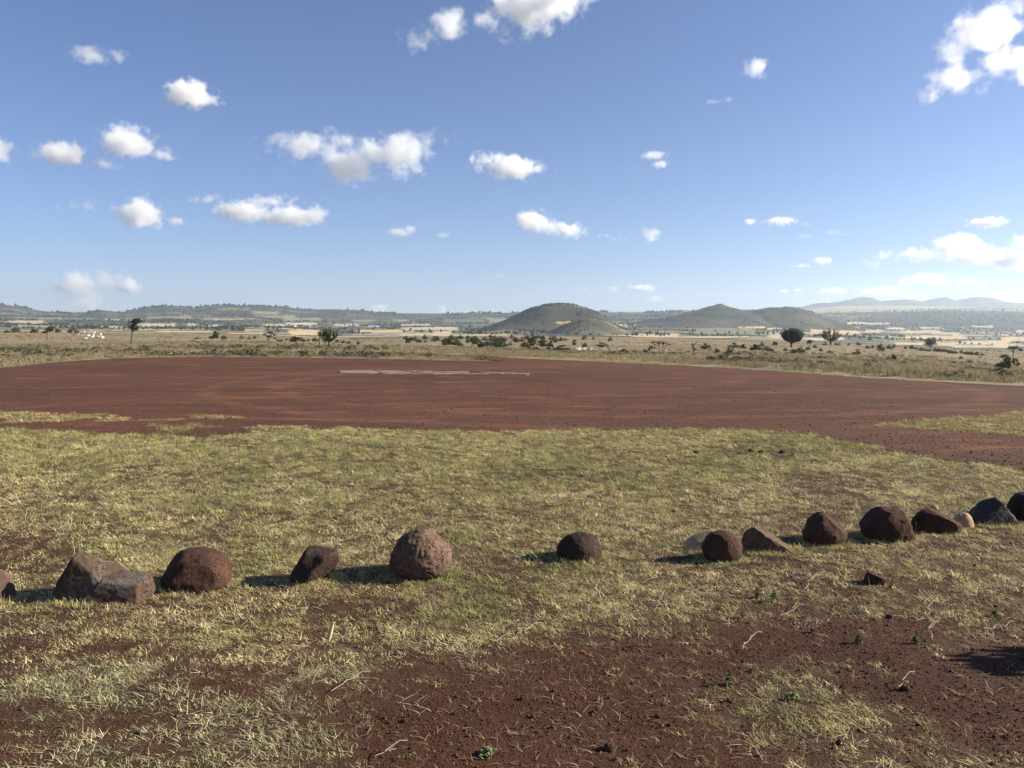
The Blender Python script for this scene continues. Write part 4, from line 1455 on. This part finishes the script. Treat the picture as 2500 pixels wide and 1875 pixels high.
# ------------------------------------------------------------------ black earth mound
p0 = hit(1741, 880)
m = p0[1] / F
me = rock_mesh('earth_mound', (22 * m, 12 * m, 11.5 * m), 801, amp=.16, power=2.2, cuts=[(.6, 0, .8, .62), (-.7, 0, .7, .66)])
em = NT('black_earth', 1.0)
em.color(em.mix(em.noise(5, 5, .6, em.n('ShaderNodeTexCoord').outputs['Object']), (.012, .010, .009), (.035, .027, .022)))
me.materials.append(em.m)
o = link('earth_mound', me, label='black earth mound standing in the tawny grass', category='mound')
o.location = (p0[0], p0[1], p0[2])

# ------------------------------------------------------------------ white birds
wm = NT('white_plumage', .7)
wm.color(wm.mix(wm.noise(20, 2, .5, wm.n('ShaderNodeTexCoord').outputs['Object']), (.80, .79, .74), (.88, .87, .83)))
bk = NT('yellow_bill', .5)
bk.color(bk.mix(bk.noise(20, 2, .5), (.55, .36, .08), (.62, .42, .10)))


def bird_meshes(flying, seed):
    bm = bmesh.new()
    bmesh.ops.create_uvsphere(bm, u_segments=10, v_segments=8, radius=1)
    for v in bm.verts:
        t_ = v.co.x
        k_ = 1 - .35 * max(0, -t_) ** 1.5
        v.co = Vector((v.co.x * .20, v.co.y * .085 * k_, v.co.z * .085 * k_))
        if not flying:
            v.co = Matrix.Rotation(R(-38), 3, 'Y') @ v.co
    body = bpy.data.meshes.new('body')
    V, Fc = [tuple(v.co) for v in bm.verts], [tuple(w.index for w in f.verts) for f in bm.faces]
    bm.free()
    V = [Vector(a) for a in V]
    if flying:
        tube(V, Fc, [(.15, 0, .02), (.22, 0, .05), (.25, 0, .09)], [.05, .035, .04], 6)
        hd = Vector((.27, 0, .09))
    else:
        tube(V, Fc, [(.13, 0, .10), (.19, 0, .17), (.15, 0, .24), (.18, 0, .29)], [.05, .032, .028, .036], 6)
        hd = Vector((.20, 0, .29))
    body = mesh_np('body', V, Fc, wm.m, True)
    V, Fc = [], []
    tube(V, Fc, [hd, hd + Vector((.09, 0, -.012))], [.014, .003], 5)
    bill = mesh_np('bill', V, Fc, bk.m)
    wings = []
    for s_ in (-1, 1):
        V = []
        for j in range(6):
            f = j / 5
            up_ = (.10 * math.sin(f * 2.4) + .10 * f) if flying else 0
            if flying:
                c_ = Vector((.05 - .10 * f * f, s_ * (.06 + .38 * f), .03 + up_))
                ch = .20 * (1 - .75 * f * f)
            else:
                c_ = Vector((.08 - .30 * f, s_ * (.085 - .03 * f), .06 - .20 * f))
                ch = .10 * (1 - .6 * f)
            V += [c_ + Vector((ch * .4, 0, .012)), c_ + Vector((-ch * .6, 0, .0)), c_ + Vector((-ch * .1, 0, -.012))]
        Fc = []
        for j in range(5):
            for k_ in range(3):
                a, b = j * 3 + k_, j * 3 + (k_ + 1) % 3
                Fc.append((a, b, b + 3, a + 3))
        wings.append(mesh_np('wing', V, Fc, wm.m, True))
    legs = []
    if not flying:
        for s_ in (-1, 1):
            V, Fc = [], []
            tube(V, Fc, [(0, s_ * .03, -.06), (-.02, s_ * .03, -.18), (.01, s_ * .03, -.31), (.06, s_ * .03, -.315)], [.012, .009, .008, .004], 4)
            legs.append(mesh_np('leg', V, Fc, bk.m))
    return body, bill, wings, legs


FLY, STAND = bird_meshes(True, 1), bird_meshes(False, 2)


def bird(u, v, flying, foot_v, label, group, size=1.3, seed=0):
    g_ = hit(u, foot_v)
    Y = g_[1]
    d = ray(u, v)
    p = np.array((0, 0, EYE)) + d * (Y / d[1])
    if not flying:
        p = g_ + np.array((0, 0, .31 * size))
    q = random.Random(seed)
    t = empty('bird', tuple(p), label, 'bird', group)
    t.rotation_euler = (q.uniform(-.25, .25) if flying else 0, 0, q.uniform(0, 6.28))
    t.scale = (size,) * 3
    body, bill, wings, legs = FLY if flying else STAND
    link('body', body, t)
    link('bill', bill, t)
    for w in wings:
        link('wing', w, t)
    for w in legs:
        link('leg', w, t)


# pixel places read off the photograph: (column, row)
fl = [(191, 817), (201, 820), (205, 818.5), (206, 811), (215, 821), (211, 826), (217, 819), (219, 820.5), (222, 807.5), (220.5, 812.5), (228.5, 814), (225, 823), (228, 821.5), (230, 819), (241, 821.5), (245, 817.5),
      (248, 815.5), (247, 820.5), (253, 824), (250, 826.5), (232, 811.5)]
for i, (a, b) in enumerate(fl):
    bird(a, b, i % 3 != 1, max(b + 2.0, 822) if i % 3 != 1 else max(b + 2, 819), 'white egret in the flock fluttering low over the grass' if i % 3 != 1 else 'white egret of the low flock with its feet in the grass',
         'white birds by the small acacia' if i % 3 != 1 else 'standing white birds of the flock', 1.5, i)
for i, (a, b) in enumerate([(1411, 857.5), (1413.5, 858), (1414, 853.5), (1417, 857.5), (1421, 856), (1426, 857), (1429.5, 857), (1442.5, 857)]):
    bird(a, b, False, b + .5, 'white egret standing in the grass in front of the thicket' if i < 7 else 'white egret standing a little apart beside a thin brown shrub', 'white birds in front of the thicket', 1.0, 50 + i)

# ------------------------------------------------------------------ pale worn marking on the airstrip
pmk = NT('pale_marking', .95)
tcx = pmk.pos()
pmk.color(pmk.mix(pmk.rng(pmk.noise(6, 5, .7, tcx), .35, .65), (.15, .095, .072), (.30, .235, .19)))
pmk.bump(pmk.noise(25, 4, .7, tcx), .8, .03)
t = empty('airstrip_marker', tuple(flat(1060, 910)), 'long pale worn strip of flat slabs set in the red airstrip', 'marker')
base_p = np.array(t.location)


def slab(poly, h):
    pts = np.array([flat(*p) for p in poly])
    # densify the outline and roughen it
    out = []
    for i in range(len(pts)):
        a, b = pts[i], pts[(i + 1) % len(pts)]
        k_ = max(2, int(np.linalg.norm(b - a) / .12))
        for j in range(k_):
            p = a + (b - a) * j / k_
            out.append(p + np.array((rng.normal(0, .012), rng.normal(0, .05), 0)))
    out = np.array(out) - base_p
    k_ = len(out)
    V = [(p[0], p[1], .012) for p in out] + [(p[0] * .997, p[1], .018 + h * .3) for p in out]
    Fc = [tuple(range(k_, 2 * k_))] + [(i, (i + 1) % k_, (i + 1) % k_ + k_, i + k_) for i in range(k_)]
    link('slab', mesh_np('slab', V, Fc, pmk.m), t)


for pl, h in (([(828, 907), (905, 906), (925, 911), (905, 914), (832, 913)], .06), ([(912, 906.5), (975, 907), (1000, 911), (935, 911.5)], .05), ([(930, 912), (1010, 912), (1060, 914), (940, 914.5)], .04),
              ([(985, 907), (1050, 907.5), (1080, 910), (1010, 910)], .05), ([(1015, 911), (1085, 911.5), (1140, 914), (1065, 915.5)], .04), ([(1060, 908), (1142, 909), (1146, 912), (1090, 910.5)], .05),
              ([(1095, 912.2), (1140, 912.5), (1150, 915), (1140, 915.5)], .05), ([(1150, 910.3), (1215, 911), (1255, 912), (1258, 914.5), (1200, 913)], .05), ([(1155, 913), (1195, 914), (1190, 915.5), (1150, 914.8)], .03),
              ([(1255, 912.3), (1292, 915), (1290, 917), (1252, 914.8)], .06)):
    slab(pl, h)
ms = []
V, Fc = [], []
for i in range(260):
    uu = rng.choice([rng.uniform(826, 920), rng.uniform(1245, 1295), rng.uniform(826, 1295)])
    p = flat(uu, np.interp(uu, [826, 1060, 1295], [910, 911.5, 915.5]) + rng.uniform(-4, 5)) - base_p
    s_ = rng.uniform(.010, .028)
    k_ = len(V)
    V += [Vector((p[0] + a * s_ * rng.uniform(.6, 1.2), p[1] + b * s_ * rng.uniform(.6, 1.2), .015 + (c_ + 1) * s_ * .5)) for a, b, c_ in ((1, 0, 0), (-1, 0, 0), (0, 1, 0), (0, -1, 0), (0, 0, 1), (0, 0, -1))]
    Fc += [(k_ + a, k_ + b, k_ + c_) for a, b, c_ in ((0, 2, 4), (2, 1, 4), (1, 3, 4), (3, 0, 4), (2, 0, 5), (1, 2, 5), (3, 1, 5), (0, 3, 5))]
link('rubble', mesh_np('rubble', V, Fc, pmk.m), t, kind='stuff')

# ------------------------------------------------------------------ twigs, a dry leaf and weeds on the near ground
tw = NT('bleached_twig', .9)
tw.color(tw.mix(tw.noise(40, 3, .6, tw.n('ShaderNodeTexCoord').outputs['Object']), (.22, .17, .11), (.42, .35, .25)))
TW = [([(1965, 1443), (1980, 1424), (1995, 1405)], 'pale forked twig below the pitted wedge stone'),
      ([(1902, 1512), (1930, 1496), (1950, 1472)], 'pale bent twig among weeds on the bare soil'),
      ([(2232, 1522), (2268, 1508), (2262, 1480), (2264, 1470)], 'long crooked bleached twig on the dark soil'),
      ([(2280, 1570), (2270, 1545), (2284, 1526)], 'thin curved twig near the long crooked one'),
      ([(1812, 1590), (1828, 1575), (1840, 1558)], 'short upright twig by a small weed'),
      ([(2400, 1552), (2430, 1538), (2470, 1545), (2500, 1556)], 'spray of dry stalks at the shaded soil edge'),
      ([(1945, 1676), (1972, 1667)], 'short pale stick beside the flat leaf litter'),
      ([(2185, 1690), (2205, 1680), (2216, 1672)], 'small forked twig on the crumbly soil'),
      ([(908, 1866), (940, 1850), (966, 1836)], 'straight pale twig lying at the corner of the bare soil'),
      ([(815, 1695), (850, 1674), (925, 1664)], 'long arching straw on the edge of the lawn'),
      ([(1192, 1585), (1210, 1578), (1232, 1580)], 'short dry straw by the yellow-green tuft'),
      ([(1262, 1553), (1285, 1548), (1300, 1535)], 'kinked pale straw between lawn and bare soil'),
      ([(1565, 1430), (1590, 1422), (1625, 1415)], 'slim dry twig in the lawn before the leaning slab'),
      ([(2108, 1828), (2128, 1818)], 'short light stick on the red soil'), ([(1990, 1820), (2004, 1808)], 'curled pale bark scrap on the red soil'), ([(2060, 1412), (2085, 1400)], 'thin pale stalk beside the flat tilted stone')]
for i, (pl, lab) in enumerate(TW):
    pts = [flat(*p) for p in pl]
    pts = [Vector((p[0], p[1], float(H(p[0], p[1])) + .012 + .012 * (j % 2))) for j, p in enumerate(pts)]
    dense = []
    for a, b in zip(pts, pts[1:]):
        for k_ in range(5):
            p = a.lerp(b, k_ / 5)
            dense.append(p + Vector((random.gauss(0, .007), random.gauss(0, .007), abs(random.gauss(0, .005)))))
    dense.append(pts[-1])
    V, Fc = [], []
    o0 = dense[0].copy()
    tube(V, Fc, [p - o0 for p in dense], [.0022 * (1 - .6 * k_ / len(dense)) for k_ in range(len(dense))], 5)
    if len(dense) > 8:
        c_ = dense[len(dense) // 2] - o0
        tube(V, Fc, [c_, c_ + Vector((.05, .04, .02)), c_ + Vector((.08, .05, .015))], [.003, .002, .001], 4)
    o = link('twig', mesh_np('twig', V, Fc, tw.m, True), label=lab, category='twig')
    o.location = o0

p0 = flat(803, 1566)
V = []
for j in range(7):
    f = j / 6
    w_ = .011 * math.sin(math.pi * min(1, f * .9 + .08)) + .0008
    c_ = Vector((.012 * f + .012 * f * f, .01 * f, .10 * f))
    V += [c_ + Vector((-w_, 0, 0)), c_ + Vector((0, .005, 0)), c_ + Vector((w_, 0, 0)), c_ + Vector((0, -.001, 0))]
Fc = [(4 * j + a, 4 * j + (a + 1) % 4, 4 * j + 4 + (a + 1) % 4, 4 * j + 4 + a) for j in range(6) for a in range(4)]
o = link('dry_leaf', mesh_np('dry_leaf', V, Fc, LEAF['straw'], True), label='narrow dry leaf standing upright in the lawn', category='leaf')
o.location = (p0[0], p0[1], 0)


def weed(u, v, h, label, leaf='weed', n_=26, spread=.4):
    p0 = flat(u, v)
    hm_ = .78 * h * p0[1] / F
    q = np.random.default_rng(int(u))
    t_ = empty('weed', (p0[0], p0[1], float(H(p0[0], p0[1]))), label, 'weed')
    V, Fc = [], []
    tube(V, Fc, [(0, 0, -.005), (.004, 0, hm_ * .5), (0, .004, hm_)], [.003, .0025, .001], 5)
    for k_ in range(4):
        a = q.uniform(0, 6.28)
        tube(V, Fc, [(0, 0, hm_ * .15 * k_), (spread * hm_ * .6 * math.cos(a), spread * hm_ * .6 * math.sin(a), hm_ * (.2 + .15 * k_)), (spread * hm_ * math.cos(a), spread * hm_ * math.sin(a), hm_ * (.4 + .15 * k_))], [.002, .0015, .0008], 4)
    link('stem', mesh_np('stem', V, Fc, LEAF[leaf], True), t_)
    V, Fc = [], []
    for k_ in range(n_):
        f = q.uniform(.15, 1)
        a = q.uniform(0, 6.28)
        rr = spread * hm_ * q.uniform(.1, 1) * (1.15 - f * .7)
        leaves(V, Fc, (rr * math.cos(a), rr * math.sin(a), f * hm_), (.006, .006, .006), 3, .0085, q)
    link('foliage', mesh_np('foliage', V, Fc, LEAF[leaf]), t_)


weed(1780, 1672, 40, 'feathery green seedling standing alone on the red soil')
weed(2096, 1572, 28, 'small bright green weed in the pale grass patch')
weed(2234, 1572, 24, 'little dark green weed beyond the pale grass patch')
weed(2428, 1508, 26, 'green weed near the spray of dry stalks')
weed(1888, 1468, 34, 'leafy green weed beside the pale bent twig')
weed(1850, 1460, 30, 'pair-leaved green weed at the edge of the lawn')
weed(1985, 1545, 18, 'tiny green weed on dark soil between two grass patches')
weed(1815, 1512, 26, 'blue-green weed in the hollow below the round brown stone', 'sage')
weed(1190, 1838, 22, 'low grey-green herb spreading on the bare red soil', 'sage', 60, 1.6)
weed(1935, 1712, 26, 'grey-green rosette weed on the crumbly soil', 'sage', 36, 1.1)

# ------------------------------------------------------------------ far farm buildings
hw = NT('whitewashed_wall', .9)
hw.color(hw.mix(hw.noise(.5, 2, .5), (.62, .58, .50), (.74, .71, .64)))
hr = NT('iron_roof', .5)
hr.color(hr.mix(hr.noise(.7, 2, .5), (.55, .56, .57), (.72, .72, .72)))
for i, (a, b, w_) in enumerate([(912, 799, 26), (1515, 797, 4), (1528, 800, 5), (1550, 797, 4), (1505, 793, 4), (1590, 785, 3), (720, 798, 5), (757, 798, 4),
                                (2300, 805, 4), (2350, 802, 5), (2465, 815, 5), (1010, 790, 4)]):
    p0 = hit(a, b, near=700)
    m = p0[1] / F
    L_, D_, h_ = w_ * m, 8.0, 2.6 + (i % 3) * .4
    t = empty('farm_building', tuple(p0), 'long white greenhouse roof among the valley fields' if i == 0 else 'tiny white-walled farm building among the valley fields', 'building', None if i == 0 else 'farm buildings of the valley')
    t.rotation_euler.z = random.uniform(-.3, .3)
    x2, y2 = L_ / 2, D_ / 2
    link('wall', mesh_np('wall', [(-x2, -y2, -3), (x2, -y2, -3), (x2, y2, -3), (-x2, y2, -3), (-x2, -y2, h_), (x2, -y2, h_), (x2, y2, h_), (-x2, y2, h_), (-x2, 0, h_ + 1.3), (x2, 0, h_ + 1.3)],
                         [(0, 1, 5, 4), (2, 3, 7, 6), (1, 2, 6, 9, 5), (3, 0, 4, 8, 7)], hw.m), t)
    e_ = .5
    link('roof', mesh_np('roof', [(-x2 - e_, -y2 - e_, h_ - .1), (x2 + e_, -y2 - e_, h_ - .1), (x2 + e_, 0, h_ + 1.45), (-x2 - e_, 0, h_ + 1.45), (x2 + e_, y2 + e_, h_ - .1), (-x2 - e_, y2 + e_, h_ - .1),
                                  (-x2 - e_, -y2 - e_, h_ + .02), (x2 + e_, -y2 - e_, h_ + .02), (x2 + e_, 0, h_ + 1.57), (-x2 - e_, 0, h_ + 1.57), (x2 + e_, y2 + e_, h_ + .02), (-x2 - e_, y2 + e_, h_ + .02)],
                         [(6, 7, 8, 9), (9, 8, 10, 11), (0, 3, 2, 1), (3, 5, 4, 2), (0, 1, 7, 6), (4, 5, 11, 10)], hr.m), t)


# ------------------------------------------------------------------ clouds: bodies of vapour high above the haze
def cloud_mat(lobes, dens, seed, amp, nscale, soft):
    m = bpy.data.materials.new('cloud_vapour')
    m.use_nodes = True
    t_ = m.node_tree
    t_.nodes.clear()
    N, L = t_.nodes.new, t_.links.new

    def mth(op, a, b=None, c=None):
        n_ = N('ShaderNodeMath')
        n_.operation = op
        for i, x_ in enumerate((a, b, c)):
            if x_ is None:
                continue
            if isinstance(x_, (int, float)):
                n_.inputs[i].default_value = x_
            else:
                L(x_, n_.inputs[i])
        return n_.outputs[0]
    out, pv, tc_ = N('ShaderNodeOutputMaterial'), N('ShaderNodeVolumePrincipled'), N('ShaderNodeTexCoord')
    ns = N('ShaderNodeTexNoise')
    ns.noise_dimensions = '4D'
    ns.inputs['W'].default_value = seed * 7.3
    ns.inputs['Scale'].default_value = nscale
    ns.inputs['Detail'].default_value = 7
    ns.inputs['Roughness'].default_value = .6
    L(tc_.outputs['Object'], ns.inputs['Vector'])
    acc = None
    for (cx, cy, cz, rx, ry, rz) in lobes:
        mp = N('ShaderNodeMapping')
        mp.vector_type = 'TEXTURE'
        mp.inputs['Location'].default_value = (cx, cy, cz)
        mp.inputs['Scale'].default_value = (rx, ry, rz)
        L(tc_.outputs['Object'], mp.inputs['Vector'])
        ln = N('ShaderNodeVectorMath')
        ln.operation = 'LENGTH'
        L(mp.outputs[0], ln.inputs[0])
        v_ = mth('MULTIPLY', mth('SUBTRACT', 1.0, ln.outputs['Value']), min(rx, rz) * 2.2)
        acc = v_ if acc is None else mth('SMOOTH_MAX', acc, v_, .10)
    f = mth('ADD', acc, mth('MULTIPLY', mth('SUBTRACT', ns.outputs[0], .55), amp))
    mr = N('ShaderNodeMapRange')
    mr.interpolation_type = 'SMOOTHSTEP'
    mr.inputs['From Max'].default_value = soft
    mr.inputs['To Max'].default_value = dens
    L(f, mr.inputs['Value'])
    L(mr.outputs[0], pv.inputs['Density'])
    pv.inputs['Color'].default_value = (1, 1, 1, 1)
    pv.inputs['Anisotropy'].default_value = .35
    L(pv.outputs[0], out.inputs['Volume'])
    return m


CLOUDS = [  # label, opacity, lobes as pixel ellipses (column, row, half width, half height)
    ('faint ragged cloud scrap high in the blue', .45, [(225, 138, 42, 20), (275, 130, 20, 16)]),
    ('compact rounded cloud alone in open sky', 1, [(462, 230, 60, 30)]),
    ('smooth lens-topped cloud with a trailing flank', 1, [(315, 350, 62, 34), (385, 368, 36, 18)]),
    ('flat-based cloud beside the lens-topped one', .9, [(160, 378, 55, 26), (230, 390, 40, 13), (115, 388, 25, 12)]),
    ('cloud cut off by the edge of view above the brow', .8, [(-15, 368, 36, 30)]),
    ('largest cumulus of the middle sky, ragged and two-headed', 1, [(775, 362, 118, 31), (850, 398, 72, 44), (835, 348, 52, 28), (905, 368, 60, 34), (975, 362, 72, 42), (1045, 336, 70, 18), (985, 402, 52, 26), (722, 368, 78, 17)]),
    ('bright dome-shaped cloud with a thin side wisp', 1, [(330, 518, 56, 34), (225, 505, 40, 9)]),
    ('tiny puff beside the dome-shaped cloud', .5, [(430, 540, 22, 11)]),
    ('long layered cloud with a bumpy upper deck', 1, [(600, 518, 70, 26), (700, 522, 85, 26), (660, 490, 75, 16), (520, 492, 38, 12), (760, 518, 30, 24)]),
    ('small flat puff between larger clouds', .55, [(975, 568, 34, 12), (1000, 560, 16, 12)]),
    ('smallest lone puff of the middle sky', .35, [(1083, 574, 20, 8)]),
    ('broad hazy cloud bank low over the hills', .85, [(200, 700, 52, 34), (255, 690, 50, 26), (215, 735, 40, 30)]),
    ('bright knob at the end of the low hazy bank', .95, [(318, 697, 28, 22)]),
    ('small white head peeping over the ridge', .55, [(925, 754, 26, 15)]),
    ('narrow white head standing on the ridge line', .5, [(1080, 756, 13, 18)]),
    ('flat white streak resting on the ridge line', .4, [(1140, 764, 30, 9)]),
    ('ragged high cloud with a bright core and faint skirts', .8, [(1098, 60, 42, 40), (1035, 90, 50, 20), (1180, 45, 34, 26)]),
    ('big bright cloud crossing the top of the sky', 1, [(1290, 25, 70, 52), (1370, -5, 80, 40), (1260, 60, 40, 26), (1235, 10, 40, 40)]),
    ('mid-sized ragged cumulus next to the largest one', .95, [(1245, 408, 70, 30), (1180, 392, 34, 20), (1300, 410, 36, 16)]),
    ('barely visible wisp low in the pale sky', .2, [(1222, 672, 18, 7)]),
    ('small square-shaped puff in deep blue', .55, [(1846, 165, 30, 24)]),
    ('thin double wisp below the square puff', .25, [(1742, 247, 26, 6), (1776, 243, 12, 8)]),
    ('wispy pair of cloud shreds', .5, [(1595, 380, 34, 11), (1612, 400, 24, 10)]),
    ('white cloud trailing away in a string of puffs', 1, [(1300, 540, 52, 26), (1390, 560, 50, 20), (1340, 552, 50, 18), (1478, 574, 28, 8), (1512, 582, 20, 7)]),
    ('small upright puff at the end of the string', .55, [(1588, 572, 24, 20)]),
    ('tiny flat puff over the twin-topped hill', .55, [(1831, 541, 15, 8)]),
    ('flat ragged puff over the twin-topped hill', .7, [(1905, 540, 40, 11)]),
    ('streak of thin cloud shreds', .25, [(1980, 545, 16, 6), (1975, 571, 22, 6), (2035, 565, 24, 7), (2060, 572, 22, 5), (2120, 568, 16, 5)]),
    ('towering sunlit cumulus high toward the sun', .78, [(2400, 84, 72, 44), (2440, 50, 40, 26), (2350, 110, 50, 32), (2360, 172, 70, 30), (2320, 195, 36, 18), (2450, 150, 60, 34), (2480, 180, 40, 28)]),
    ('small bright flat cloud above the long white bank', .8, [(2410, 543, 42, 12)]),
    ('long brilliant white bank toward the sun', .85, [(2320, 598, 55, 22), (2250, 618, 60, 18), (2350, 622, 70, 24), (2160, 636, 36, 9), (2180, 620, 26, 12)]),
    ('white cloud cut by the edge of view beside the bank', .85, [(2480, 630, 60, 26), (2510, 600, 50, 22)]),
    ('short streak of cloud with a bright end', .6, [(2005, 638, 26, 10), (1960, 647, 34, 7)]),
    ('bright small cloud over the saddle of the hills', .7, [(1568, 704, 38, 11)]),
    ('dim puff left of the bright small cloud', .4, [(1498, 706, 20, 9), (1425, 706, 34, 5)]),
    ('faint puff under the bright small cloud', .4, [(1600, 730, 28, 10)]),
    ('pale spread cloud low toward the sun', .7, [(2270, 682, 60, 16), (2345, 690, 50, 10), (2320, 676, 20, 6)]),
    ('dull low cloud just over the far hills', .5, [(2160, 712, 70, 14), (2220, 722, 40, 9)]),
    ('small cloud over the pointed peak', .6, [(2035, 711, 34, 10)]),
    ('minute puff over the pointed peak', .4, [(1915, 711, 14, 6)]),
    ('second minute puff over the lower dome', .4, [(1948, 709, 12, 5)]),
    ('glowing cloud streak at the far horizon', .5, [(2480, 724, 60, 14)]),
]
for i, (lab, op, lob) in enumerate(CLOUDS):
    u0, u1 = min(a - c for a, b, c, d in lob), max(a + c for a, b, c, d in lob)
    v0, v1 = min(b - d for a, b, c, d in lob), max(b + d for a, b, c, d in lob)
    uc, vc = (u0 + u1) / 2, (v0 + v1) / 2
    d = ray(uc, vc)
    dist = min((1500 + 500 * ((i * 37) % 10) / 10) / max(d[2], .01), 42000)
    half = (u1 - u0) / 2
    s_ = half / F * dist
    lb = [((a - uc) / half, 0.0 if k_ == 0 else ((k_ * 29) % 10 / 10 - .5) * .3, -(b - vc) / half, c / half * 1.06, (min(c, d_ * 2.0) / half) * 1.1, d_ / half * 1.12) for k_, (a, b, c, d_) in enumerate(lob)]
    zx = (v1 - v0) / 2 / half
    yx = max(abs(q_[1]) + q_[4] for q_ in lb)
    bm = bmesh.new()
    bmesh.ops.create_cube(bm, size=2)
    for v in bm.verts:
        v.co = (v.co.x * 1.28, v.co.y * yx * 1.25, v.co.z * (zx * 1.25 + .06))
    me = bpy.data.meshes.new('cloud')
    bm.to_mesh(me)
    bm.free()
    mn = min(min(q_[3], q_[5]) for q_ in lb)
    thk = max(min(q_[3], q_[5]) for q_ in lb)
    me.materials.append(cloud_mat(lb, 6.6 * op ** 2.0 * (.35 / max(thk, .12)) ** .8 / s_, i + 1, 5.4 * thk, 1.45 / max(thk, .13), 1.35 * thk))
    o = link('cloud', me, label=lab, category='cloud', group='clouds')
    o.location = Vector((0, 0, EYE)) + Vector(d) * dist
    o.scale = (s_, s_, s_)
    o.rotation_euler = (0, 0, -math.atan2(d[0], d[1]))

# ------------------------------------------------------------------ the hazy air over the plain and the valley
bm = bmesh.new()
bmesh.ops.create_cube(bm, size=2)
top, bot = 420.0, -40.0
for v in bm.verts:
    v.co = (v.co.x * 9800, v.co.y * 9800, top if v.co.z > 0 else bot)
me = bpy.data.meshes.new('haze')
bm.to_mesh(me)
bm.free()
hz = bpy.data.materials.new('hazy_air')
hz.use_nodes = True
ht = hz.node_tree
ht.nodes.clear()
ho, hp = ht.nodes.new('ShaderNodeOutputMaterial'), ht.nodes.new('ShaderNodeVolumePrincipled')
hp.inputs['Density'].default_value = 8.0e-5
hp.inputs['Color'].default_value = (.70, .83, 1.0, 1)
hp.inputs['Anisotropy'].default_value = .45
ht.links.new(hp.outputs[0], ho.inputs['Volume'])
me.materials.append(hz)
link('haze', me, kind='stuff', label='pale haze in the air over the valley')
